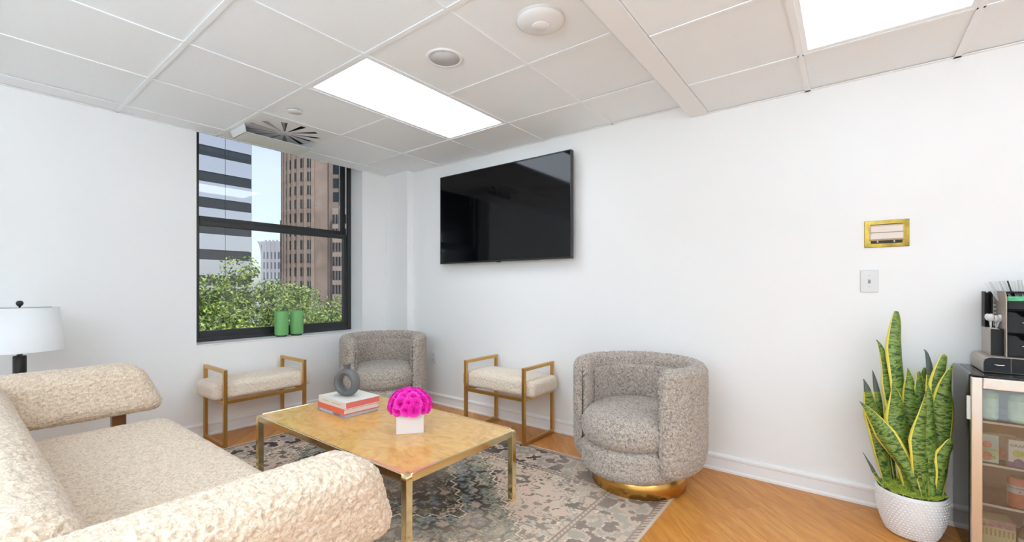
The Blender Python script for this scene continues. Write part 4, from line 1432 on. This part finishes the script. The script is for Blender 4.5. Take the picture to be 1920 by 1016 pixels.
# cartons on the second shelf
IZ = 0.432 + 0.002
def carton(name, label, loc, w_, d_, h_, m_, patches, rz=0, letters=None):
    t = thing(name, label, 'carton', loc, rz, 'cartons on the second cooler shelf')
    G().bbox(-w_ / 2, -d_ / 2, 0, w_ / 2, d_ / 2, h_, 0.002).build('body', m_, t)
    for x0_, x1_, z0_, z1_, mm in patches:
        G().box(x0_, -d_ / 2 - 0.0006, z0_, x1_, -d_ / 2, z1_).build('print_panel', mm, t)
    if letters:
        for body, size, x_, z_, mm in letters:
            me = text_mesh(body, size)
            link('lettering', me, mm, t, (x_, -d_ / 2 - 0.0012, z_), (R(90), 0, 0))
    return t
WHP = mat('carton_white', (0.82, 0.83, 0.78), 0.5)
MINT = mat('carton_mint', (0.58, 0.74, 0.60), 0.5, var=(20, 0.2))
REDP = mat('print_red', (0.70, 0.20, 0.15), 0.5, var=(60, 0.3))
SKY = mat('print_skyblue', (0.50, 0.68, 0.76), 0.5)
GRNP = mat('print_green', (0.35, 0.55, 0.18), 0.5)
PURP = mat('print_purple', (0.20, 0.14, 0.36), 0.5)
LIMP = mat('print_lime', (0.55, 0.62, 0.12), 0.5)
INK = mat('print_ink', (0.06, 0.07, 0.10), 0.5)
def fruit_print(tt, y_, spots):
    for x_, z_, r_, m_ in spots:
        G().lathe([(0, 0), (r_, 0), (r_ * 0.9, 0.0008), (0, 0.001)], 18).build('fruit_print', m_, tt, (x_, y_, z_), (R(90), 0, 0))
c1 = carton('juice_carton', 'mint green juice carton with red fruit print on the second cooler shelf', (FX0 + 0.066, FY0 + 0.070, IZ), 0.062, 0.05, 0.118, MINT, [(-0.028, 0.028, 0.062, 0.108, SKY), (-0.028, 0.028, 0.050, 0.058, GRNP)])
fruit_print(c1, -0.0258, [(-0.004, 0.076, 0.014, REDP), (-0.006, 0.026, 0.017, REDP), (0.014, 0.022, 0.008, LIMP)])
c2 = carton('juice_box', 'white and purple grape carton on the second cooler shelf', (FX0 + 0.152, FY0 + 0.060, IZ), 0.060, 0.045, 0.112, WHP, [(-0.030, 0.030, 0.0, 0.020, PURP)], 0,
       [('GRAPE', 0.017, 0.0, 0.088, INK)])
fruit_print(c2, -0.0230, [(-0.004, 0.056, 0.014, LIMP), (0.012, 0.058, 0.009, LIMP), (0.0, 0.020, 0.015, PURP), (0.0, 0.020, 0.0105, WHP), (0.0, 0.020, 0.007, PURP), (0.022, 0.036, 0.005, PURP)])
carton('snack_carton', 'dull red carton standing behind the grape carton in the cooler', (FX0 + 0.130, FY0 + 0.130, IZ), 0.055, 0.04, 0.115, mat('carton_redgrey', (0.42, 0.34, 0.34), 0.5), [(-0.025, 0.025, 0.01, 0.05, REDP)])
# red can on the third shelf
IZ = 0.262 + 0.002
REDC = mat('can_red_orange', (0.66, 0.17, 0.09), 0.35, 0.2, var=(25, 0.15))
BLUB = mat('can_band', (0.62, 0.66, 0.70), 0.4)
rc = can('drink_can', 'red orange drink can with a pale label band on the third cooler shelf', 'can', (FX0 + 0.153, FY0 + 0.062, IZ), 0.030, 0.122, REDC, LIDM, None, [(0.060, 0.092, BLUB)])
me = wrap(text_mesh('S.PELLEGRINO', 0.0098), 0.0310)
link('lettering', me, mat('ink_navy', (0.03, 0.05, 0.16), 0.5), rc, (0, 0, 0.082), (0, 0, R(-8)))
g = G()
star = []
for k in range(10):
    a = PI / 2 + k * PI / 5
    rr = 0.0052 if k % 2 == 0 else 0.0022
    star.append((rr * math.cos(a), rr * math.sin(a)))
g.prism(star, 0, 0.0006)
g.build('star', mat('star_red', (0.75, 0.05, 0.04), 0.5), rc, (0, -0.0306, 0.069), (R(90), 0, 0))
# bottom of the cooler
IZ = 0.0705
t2 = thing('snack_box', 'yellow snack box with fruit print at the bottom of the cooler', 'box', (FX0 + 0.085, FY0 + 0.075, IZ), R(6))
G().bbox(-0.055, -0.045, 0, 0.055, 0.045, 0.125, 0.002).build('body', mat('box_yellow', (0.80, 0.70, 0.36), 0.5, var=(15, 0.1)), t2)
G().box(-0.054, -0.0458, 0.095, 0.054, -0.045, 0.124).build('print_panel', mat('box_fruit', (0.50, 0.30, 0.30), 0.5, var=(45, 0.7)), t2)
for k in range(8):
    x_ = -0.048 + k * 0.013
    G().box(x_, -0.0458, 0.060, x_ + 0.006, -0.045, 0.088).build('print_bar', mat('print_tan', (0.45, 0.33, 0.14), 0.5), t2)
t2 = thing('sauce_bottle', 'dark bottle with a grey cap at the bottom of the cooler', 'bottle', (FX0 + 0.185, FY0 + 0.055, IZ))
G().lathe([(0, 0), (0.030, 0), (0.033, 0.004), (0.033, 0.080), (0.028, 0.104), (0.016, 0.122), (0.015, 0.128), (0.0, 0.128)], 32).build('body', mat('bottle_dark', (0.10, 0.06, 0.05), 0.12), t2)
G().lathe([(0.017, 0.124), (0.018, 0.126), (0.018, 0.146), (0.016, 0.149), (0, 0.149)], 28).build('cap', mat('cap_grey', (0.55, 0.52, 0.50), 0.4), t2)
G().lathe([(0.0335, 0.018), (0.0335, 0.070)], 32, cap=False).build('label_band', WHP, t2)

# =================================================================== COFFEE ORGANISERS ON THE COOLER
TAUPE_M = mat('organiser_taupe', (0.40, 0.34, 0.29), 0.35, 0.3, bump=(120, 0.05))
ORGB = mat('organiser_black', (0.012, 0.012, 0.013), 0.5, bump=(350, 0.12), Specular_IOR_Level=0.3)
CHR = mat('chrome_pull', (0.85, 0.85, 0.85), 0.12, 1.0)
OX, OY0, OY1 = 0.470, 2.780, 3.030
def pull(parent, x, y, z, L=0.034):
    G().tube([(x - L / 2, y, z), (x - L / 2 + 0.004, y - 0.008, z - 0.001), (x - 0.006, y - 0.011, z - 0.002), (x + 0.006, y - 0.011, z - 0.002), (x + L / 2 - 0.004, y - 0.008, z - 0.001), (x + L / 2, y, z)], 0.0024, 8).build('pull', CHR, parent)
t = thing('pod_drawer', 'low black and taupe coffee pod drawer on the cooler', 'drawer unit', (OX, OY0, FH + 0.004))
# side profile is rounded at the front top edge
pr = [(0, 0), (0.006, 0)]
prof = [(0.0, 0.0), (0.25, 0.0), (0.25, 0.066), (0.018, 0.066), (0.008, 0.062), (0.002, 0.053), (0.0, 0.042)]
def sideplate(x0_, x1_, m_, nm, scale_=1.0):
    g = G(); n_ = len(prof)
    vs = [(x0_, a, b_) for a, b_ in prof] + [(x1_, a, b_) for a, b_ in prof]
    g.add(vs, [tuple(range(n_)), tuple(range(2 * n_ - 1, n_ - 1, -1))] + [(i, n_ + i, n_ + (i + 1) % n_, (i + 1) % n_) for i in range(n_)])
    return g.build(nm, m_, t)
# rounded left shoulder
g = G(); sh = [(0.0, 0.0), (0.0, 0.042), (0.004, 0.056), (0.014, 0.065), (0.026, 0.067), (0.34, 0.067), (0.34, 0.0)]
n_ = len(sh)
vs = [(a, 0.004, b_) for a, b_ in sh] + [(a, 0.25, b_) for a, b_ in sh]
g.add(vs, [tuple(range(n_)), tuple(range(2 * n_ - 1, n_ - 1, -1))] + [(i, n_ + i, n_ + (i + 1) % n_, (i + 1) % n_) for i in range(n_)])
g.build('case', TAUPE_M, t)
g = G(); sh2 = [(0.002, 0.002), (0.002, 0.041), (0.006, 0.054), (0.015, 0.062), (0.026, 0.064), (0.082, 0.064), (0.082, 0.002)]
n_ = len(sh2)
vs = [(a, 0.0, b_) for a, b_ in sh2] + [(a, 0.0042, b_) for a, b_ in sh2]
g.add(vs, [tuple(range(n_)), tuple(range(2 * n_ - 1, n_ - 1, -1))] + [(i, n_ + i, n_ + (i + 1) % n_, (i + 1) % n_) for i in range(n_)])
f1 = g.build('drawer_front', ORGB, t)
pull(f1, 0.048, 0.0, 0.036)
f2 = G().bbox(0.0845, 0.0, 0.002, 0.200, 0.0042, 0.064, 0.001).build('drawer_front', ORGB, t)
pull(f2, 0.14, 0.0, 0.036)
# tower with small drawers
TZ0 = FH + 0.004 + 0.0675
t = thing('condiment_organiser', 'tall black and taupe condiment organiser with small drawers', 'organiser', (0.545, 2.815, TZ0))
HT = 0.285
g = G(); sp = [(0.004, 0.0), (0.21, 0.0), (0.21, HT), (0.030, HT), (0.016, HT - 0.012), (0.006, HT - 0.04)]
n_ = len(sp)
for nm, xa, xb in (('side_panel', 0.0, 0.004), ('side_panel', 0.240, 0.244)):
    g = G()
    vs = [(xa, a, b_) for a, b_ in sp] + [(xb, a, b_) for a, b_ in sp]
    g.add(vs, [tuple(range(n_)), tuple(range(2 * n_ - 1, n_ - 1, -1))] + [(i, n_ + i, n_ + (i + 1) % n_, (i + 1) % n_) for i in range(n_)])
    g.build(nm, TAUPE_M, t)
G().box(0.004, 0.19, 0.0, 0.240, 0.21, HT).build('back_panel', ORGB, t)
G().box(0.004, 0.02, 0.0, 0.240, 0.19, 0.004).build('floor_panel', ORGB, t)
G().bbox(0.004, 0.10, HT - 0.01, 0.240, 0.19, HT - 0.002, 0.001).build('top_tray', ORGB, t)
for z0_ in (0.006, 0.106):
    fr = G()
    ps = [(0.005, z0_), (0.118, z0_), (0.118, z0_ + 0.082), (0.085, z0_ + 0.082), (0.070, z0_ + 0.068), (0.045, z0_ + 0.068), (0.030, z0_ + 0.086), (0.005, z0_ + 0.090)]
    n_ = len(ps)
    vs = [(a, 0.0, b_) for a, b_ in ps] + [(a, 0.005, b_) for a, b_ in ps]
    fr.add(vs, [tuple(range(n_)), tuple(range(2 * n_ - 1, n_ - 1, -1))] + [(i, n_ + i, n_ + (i + 1) % n_, (i + 1) % n_) for i in range(n_)])
    d_ = fr.build('drawer_front', ORGB, t)
    pull(d_, 0.060, 0.0, z0_ + 0.045)
    G().bbox(0.122, 0.0, z0_, 0.238, 0.005, z0_ + 0.086, 0.001).build('drawer_front', ORGB, t)
    G().box(0.005, 0.02, z0_ + 0.094, 0.239, 0.18, z0_ + 0.097).build('shelf', ORGB, t)
G().bbox(0.004, 0.002, 0.206, 0.240, 0.014, 0.243, 0.004).build('bin_front', ORGB, t)
TEA = mat('tea_green', (0.10, 0.45, 0.20), 0.5, var=(60, 0.4))
TEAW = mat('tea_white', (0.78, 0.80, 0.78), 0.5, var=(60, 0.15))
for k in range(5):
    o = G().bbox(-0.024, -0.002, 0, 0.024, 0.002, 0.055, 0.001).build('tea_packet', TEA if k < 3 else TEAW, None, (0.545 + 0.034 + (0 if k < 3 else 0.056) + 0.003 * k, 2.835 + 0.006 * (k % 3), TZ0 + 0.208), (R(-12), 0, R(random.uniform(-8, 8))))
    tag(o, ['green tea packet at the front of the organiser bin', 'green tea packet second in the organiser bin', 'green tea packet third in the organiser bin', 'white tea packet at the front of the organiser bin', 'white tea packet behind in the organiser bin'][k], 'tea packet', 'tea packets in the organiser')
# side cup holder
t = thing('napkin_caddy', 'black napkin caddy with taupe side panel left of the organiser', 'caddy', (0.505, 2.850, TZ0))
HC = 0.118
g = G()
nc = [(0.0, 0.0), (0.17, 0.0), (0.17, HC), (0.075, HC), (0.068, HC - 0.016), (0.050, HC - 0.016), (0.043, HC), (0.0, HC)]
n_ = len(nc)
vs = [(0.0, a, b_) for a, b_ in nc] + [(0.003, a, b_) for a, b_ in nc]
g.add(vs, [tuple(range(n_)), tuple(range(2 * n_ - 1, n_ - 1, -1))] + [(i, n_ + i, n_ + (i + 1) % n_, (i + 1) % n_) for i in range(n_)])
g.build('side_panel', TAUPE_M, t)
G().bbox(0.0, -0.002, 0.0, 0.038, 0.002, HC - 0.002, 0.0008).build('front_panel', ORGB, t)
G().box(0.003, 0.002, 0.0, 0.038, 0.17, 0.004).build('floor_panel', ORGB, t)
G().box(0.003, 0.168, 0.004, 0.038, 0.17, HC).build('back_panel', ORGB, t)
G().box(0.0355, 0.002, 0.004, 0.038, 0.168, HC).build('side_panel', ORGB, t)
NAP = mat('napkin', (0.82, 0.78, 0.72), 0.9)
for k in range(5):
    o = G().bbox(0, 0, 0, 0.004, 0.13, 0.112, 0.001).build('napkin', NAP, None, (0.5095 + 0.0055 * k, 2.865, TZ0 + 0.0045))
    tag(o, 'folded beige paper napkin standing in the napkin caddy', 'napkin', 'napkins in the caddy')
# wrapped spoons and stirrers
PLC = pane_mat('cellophane', (0.92, 0.92, 0.92), 3.0, 0.15)
t = thing('cup_rack', 'black wire rack for cup sleeves behind the napkin caddy', 'rack', (0.505, 2.960, TZ0 + 0.115))
for zz_ in (0.0, 0.155):
    pass
G().bbox(0.0, 0.0, 0.0, 0.004, 0.060, 0.165, 0.001).build('plate', ORGB, t)
G().bbox(0.022, 0.0, 0.0, 0.027, 0.060, 0.165, 0.001).build('plate', ORGB, t)
for k in range(6):
    G().bbox(0.027, 0.005, 0.010 + k * 0.018, 0.038, 0.012, 0.014 + k * 0.018, 0.001).build('rung', mat('rung_white', (0.8, 0.8, 0.8), 0.4), t)
G().box(0.004, 0.05, 0.0, 0.022, 0.058, 0.16).build('web', ORGB, t)
t.location.z = TZ0 + 0.118
for k in range(7):
    o = thing('wrapped_spoon', 'clear wrapped plastic spoon sticking out of the napkin caddy', 'spoon', (0.512 + 0.0035 * k, 2.895 + 0.012 * (k % 4), TZ0 + 0.10), random.uniform(0, 6), 'wrapped spoons in the napkin caddy')
    o.rotation_euler = (R(random.uniform(-18, 18)), R(random.uniform(-24, 6)), random.uniform(0, 6.28))
    G().tube([(0, 0, 0), (0, 0, 0.05)], 0.0018, 6).build('handle', mat('spoon_clear', (0.75, 0.75, 0.76), 0.2), o)
    G().lathe([(0, 0.048), (0.009, 0.054), (0.012, 0.066), (0.009, 0.078), (0, 0.083)], 10).build('bowl', mat('spoon_clear', (0.75, 0.75, 0.76), 0.2), o)
STIR = mat('straw_paper', (0.62, 0.62, 0.61), 0.6)
STIRB = mat('straw_black', (0.03, 0.03, 0.03), 0.5)
for k in range(26):
    a = R(-26 + 40 * (k / 25.0)) + random.uniform(-0.05, 0.05)
    o = G().box(-0.0028, -0.0008, 0, 0.0028, 0.0008, 0.105).build('stir_stick', STIR if k % 9 != 8 else STIRB, None,
        (0.552 + 0.0062 * k, 2.945 + 0.010 * (k % 3), TZ0 + HT - 0.055), (R(random.uniform(-6, 6)), a, R(random.uniform(-20, 20))))
    tag(o, 'white stir stick fanned out on top of the organiser' if k % 9 != 8 else 'black stir stick fanned out on top of the organiser', 'stir stick', 'stir sticks on the organiser')

# =================================================================== OUTSIDE
GZ = -9.0
gr = struct(G().box(-260, -160, GZ - 0.2, -4.5, 260, GZ).build('ground', mat('street', (0.22, 0.22, 0.22), 0.9, var=(0.3, 0.2))))
cY, sY = math.cos(R(YAW)), math.sin(R(YAW))
def vw(lat, dep):
    """point given by sideways and forward distance from the viewpoint (the towers stand square to this axis)"""
    return (lat * cY - dep * sY, lat * sY + dep * cY)

# ---- glass banded office block
t = thing('office_block', 'office block of dark glass bands and pale metal panels, left in the window', 'building', (-75, 30, GZ))
SPAN = mat('spandrel_metal', (0.40, 0.42, 0.48), 0.12, 0.6)
BGL = mat('band_glass', (0.012, 0.016, 0.024), 0.04, 0.0, Specular_IOR_Level=0.45)
G().box(-22, -24, 0, -0.35, -0.35, 62).build('core', mat('block_core', (0.10, 0.10, 0.11), 0.6), t)
bay, flh, gl = 3.75, 3.83, 1.45
gm = {}
z = 9.1 - 6 * flh - GZ
spm = G().bbox(-0.30, -bay + 0.03, 0.03, 0, -0.03, flh - gl - 0.03, 0.01, 1).mesh('panel'); spm.materials.append(SPAN)
glm = G().bbox(-0.34, -bay + 0.02, 0.02, -0.12, -0.02, gl - 0.02, 0.01, 1).mesh('glass_band'); glm.materials.append(BGL)
for fl_ in range(0, 16):
    z0_ = z + fl_ * flh
    if z0_ < 0.2:
        continue
    for c in range(6):
        link('window', glm, None, t, (0, -c * bay, z0_))
        link('panel', spm, None, t, (0, -c * bay, z0_ + gl))
for fl_ in range(2, 16):
    z0_ = z + fl_ * flh
    G().bbox(-6, -0.36, z0_ + gl + 0.03, -0.02, 0.0, z0_ + flh - 0.03, 0.01, 1).build('panel', SPAN, t)
    G().bbox(-6, -0.34, z0_ + 0.02, -0.10, -0.12, z0_ + gl - 0.02, 0.01, 1).build('window', BGL, t)

# ---- brown stone tower with a bowed front
STONE = mat('brown_stone', (0.20, 0.155, 0.135), 0.85, var=(0.35, 0.15))
STONE2 = mat('brown_stone_pier', (0.28, 0.22, 0.19), 0.85, var=(0.5, 0.12))
DGL = mat('tower_glass', (0.02, 0.025, 0.035), 0.08, 0.0)
dc, Rt = 131.0, 13.4
lc = (625 - 960) / 821 * dc
p = vw(lc, dc)
t = thing('stone_tower', 'tall brown stone tower with a curved front of paired windows', 'building', (p[0], p[1], GZ), R(YAW))
FHt = 3.66
G().lathe([(Rt, 0), (Rt, 62), (0, 62)], 72, cap=False).build('drum', STONE, t)
ww, wh = 0.50, 2.35
wme = G().box(-ww / 2, -0.12, 0, ww / 2, 0.12, wh).mesh('window'); wme.materials.append(DGL)
pme = G().box(-0.42, -0.45, 0, 0.42, 0.30, 60).mesh('pier'); pme.materials.append(STONE2)
for k in range(9):
    th_ = R(-74 + 8.75 * k)
    for dth in (-0.030, 0.030):
        for fl_ in range(13):
            a = th_ + dth
            zz_ = -3.2 + fl_ * FHt - GZ
            if zz_ > 44:
                continue
            link('window', wme, None, t, (Rt * math.sin(a), -Rt * math.cos(a), zz_), (0, 0, a))
    a = th_ + R(4.375)
    link('pier', pme, None, t, (Rt * math.sin(a), -Rt * math.cos(a), 4.0), (0, 0, a))
# low wing to the left and square wing to the right
def blk(name, lat0, lat1, dep0, dep1, h, m):
    return G().bbox(lat0 - lc, dep0 - dc, 0, lat1 - lc, dep1 - dc, h, 0.05, 1).build(name, m, t)
L = lambda px, d_: (px - 960) / 821 * d_
blk('wing', L(525, 126), L(556, 126), 126, 140, 1.185 + (538 - 413) * 126 / 821 - GZ, STONE)
for px in (530, 538):
    for off in (-0.35, 0.35):
        for fl_ in range(5):
            link('window', wme, None, t, (L(px, 126) + off - lc, 126 - dc, 2.0 + fl_ * FHt - GZ))
blk('wing', L(616, 117), L(700, 117), 117, 135, 62, STONE)
blk('wing', L(623, 114), L(700, 114), 114, 125, 1.185 + (538 - 390) * 114 / 821 - GZ, STONE2)
for px in (628.5, 639.5, 650.5):
    for off in (-0.38, 0.38):
        for fl_ in range(6):
            link('window', wme, None, t, (L(px, 114) + off - lc, 114 - dc, -0.6 + fl_ * FHt - GZ))
for fl_ in range(4):
    G().box(-0.75, -0.12, 0, 0.75, 0.12, 2.5).build('window', DGL, t, (L(630, 117) - lc, 117 - dc, 24.0 + fl_ * FHt - GZ))

# ---- far grey building with a flared crown
d3 = 200.0
p = vw(L(508, d3), d3)
t = thing('grey_building', 'distant blue grey building with an upswept roof corner behind the trees', 'building', (p[0], p[1], GZ), R(YAW))
GST = mat('grey_stone', (0.36, 0.37, 0.42), 0.85)
hw = 4.6
hb = 1.185 + (538 - 452) * d3 / 821 - GZ
G().bbox(-hw, 0, 0, hw + 4, 14, hb, 0.05, 1).build('tower', GST, t)
w3 = G().box(-0.38, -0.12, 0, 0.38, 0.12, 3.0).mesh('window'); w3.materials.append(mat('grey_glass', (0.10, 0.12, 0.17), 0.2))
for px in (496, 502.5, 510, 516.5, 523):
    for fl_ in range(6):
        link('window', w3, None, t, (L(px, d3) - L(508, d3), 0, hb - 8.0 - fl_ * 4.6))
for px in (499, 506, 513, 520):
    G().box(-0.35, -0.5, 4, 0.35, 0.1, hb + 0.5).build('pier', GST, t, (L(px, d3) - L(508, d3), 0, 0))
g = G()
crv = [(-hw, hb - 7), (-hw - 0.3, hb - 4), (-hw - 0.8, hb - 2), (-hw - 1.8, hb + 0.2), (-hw - 0.2, hb - 0.8), (-hw + 0.6, hb - 2)]
n_ = len(crv)
vs = [(a, 0, b_) for a, b_ in crv] + [(a, 2.5, b_) for a, b_ in crv]
g.add(vs, [tuple(range(n_)), tuple(range(2 * n_ - 1, n_ - 1, -1))] + [(i, n_ + i, n_ + (i + 1) % n_, (i + 1) % n_) for i in range(n_)])
g.build('flared_corner', GST, t)

# ---- trees
LEAFM = bpy.data.materials.new('tree_leaf')
nt, b = nodes_of(LEAFM)
geo = nt.nodes.new('ShaderNodeNewGeometry')
rp = ramp(nt, [(0.0, (0.02, 0.06, 0.008)), (0.5, (0.15, 0.25, 0.04)), (1.0, (0.42, 0.48, 0.14))])
nt.links.new(geo.outputs['Random Per Island'], rp.inputs['Fac'])
nt.links.new(rp.outputs['Color'], b.inputs['Base Color'])
b.inputs['Roughness'].default_value = 0.5
BARK = mat('bark', (0.12, 0.09, 0.07), 0.9, bump=(20, 0.5))
def tree(label, loc, top, rx, ry, nclump, nleaf, leafsz, seed):
    r_ = np.random.default_rng(seed)
    t = thing('tree', label, 'tree', (loc[0], loc[1], GZ), 0, 'trees outside the window')
    H = top - GZ
    cz = H * 0.62
    rz_ = H - cz
    # clump centres in a lumpy crown
    cl = []
    while len(cl) < nclump:
        q = r_.uniform(-1, 1, 3)
        n_ = np.linalg.norm(q)
        if n_ > 1 or n_ < 0.35:
            continue
        cl.append((q[0] * rx, q[1] * ry, cz + q[2] * rz_ * (0.86 + 0.14 * r_.random())))
    cl = np.array(cl)
    G().tube([(0, 0, 0), (0.05, 0, H * 0.2), (-0.05, 0.1, H * 0.42), (0, 0, H * 0.75)], [0.22, 0.18, 0.14, 0.05], 10).build('trunk', BARK, t)
    for c in cl[:: max(1, nclump // 16)]:
        s_ = H * (0.28 + 0.2 * r_.random())
        G().tube([(0, 0, s_), (c[0] * 0.45, c[1] * 0.45, (s_ + c[2]) / 2 + 0.2), tuple(c)], [0.09, 0.055, 0.02], 6).build('branch', BARK, t)
    per = nleaf // nclump
    ctr = np.repeat(cl, per, axis=0)
    n_ = len(ctr)
    dv = r_.normal(0, 1, (n_, 3)); dv /= np.linalg.norm(dv, axis=1, keepdims=True)
    cs = np.repeat(r_.uniform(0.45, 0.95, len(cl)), per)[:, None]
    pos = ctr + dv * cs * r_.uniform(0.35, 1.0, (n_, 1)) ** 0.5 * np.array([1, 1, 0.7])
    nr = dv * 0.6 + r_.normal(0, 0.7, (n_, 3)) + np.array([0, 0, 0.5]); nr /= np.linalg.norm(nr, axis=1, keepdims=True)
    a = np.cross(nr, r_.normal(0, 1, (n_, 3))); a /= np.linalg.norm(a, axis=1, keepdims=True)
    b_ = np.cross(nr, a)
    sz = leafsz * r_.uniform(0.7, 1.3, (n_, 1))
    V = np.stack([pos - a * sz, pos - b_ * sz * 0.45 + nr * sz * 0.1, pos + a * sz, pos + b_ * sz * 0.45 + nr * sz * 0.1], 1).reshape(-1, 3)
    o = link('foliage', np_mesh('foliage', V, np.arange(n_ * 4).reshape(-1, 4)), LEAFM, t)
    o['kind'] = 'stuff'
    return t
def tloc(px, d_):
    return vw(L(px, d_), d_)
zt = lambda py, d_: 1.185 + (538 - py) * d_ / 821
tree('leafy green tree with the highest crown, in the middle of the window', tloc(458, 20), zt(486, 20), 2.2, 2.2, 95, 19000, 0.085, 1)
tree('leafy green tree before the office block at the left window edge', tloc(388, 18), zt(502, 18), 1.7, 1.7, 70, 14000, 0.085, 2)
tree('leafy tree before the stone tower at the right window edge', tloc(626, 24), zt(537, 24), 1.7, 2.2, 75, 15000, 0.085, 3)
tree('darker tree behind the green canisters', tloc(545, 27), zt(532, 27), 2.3, 2.0, 70, 11000, 0.10, 4)
tree('low leafy tree just outside the left part of the window', tloc(470, 14.5), zt(572, 14.5), 2.2, 1.6, 70, 14000, 0.07, 5)
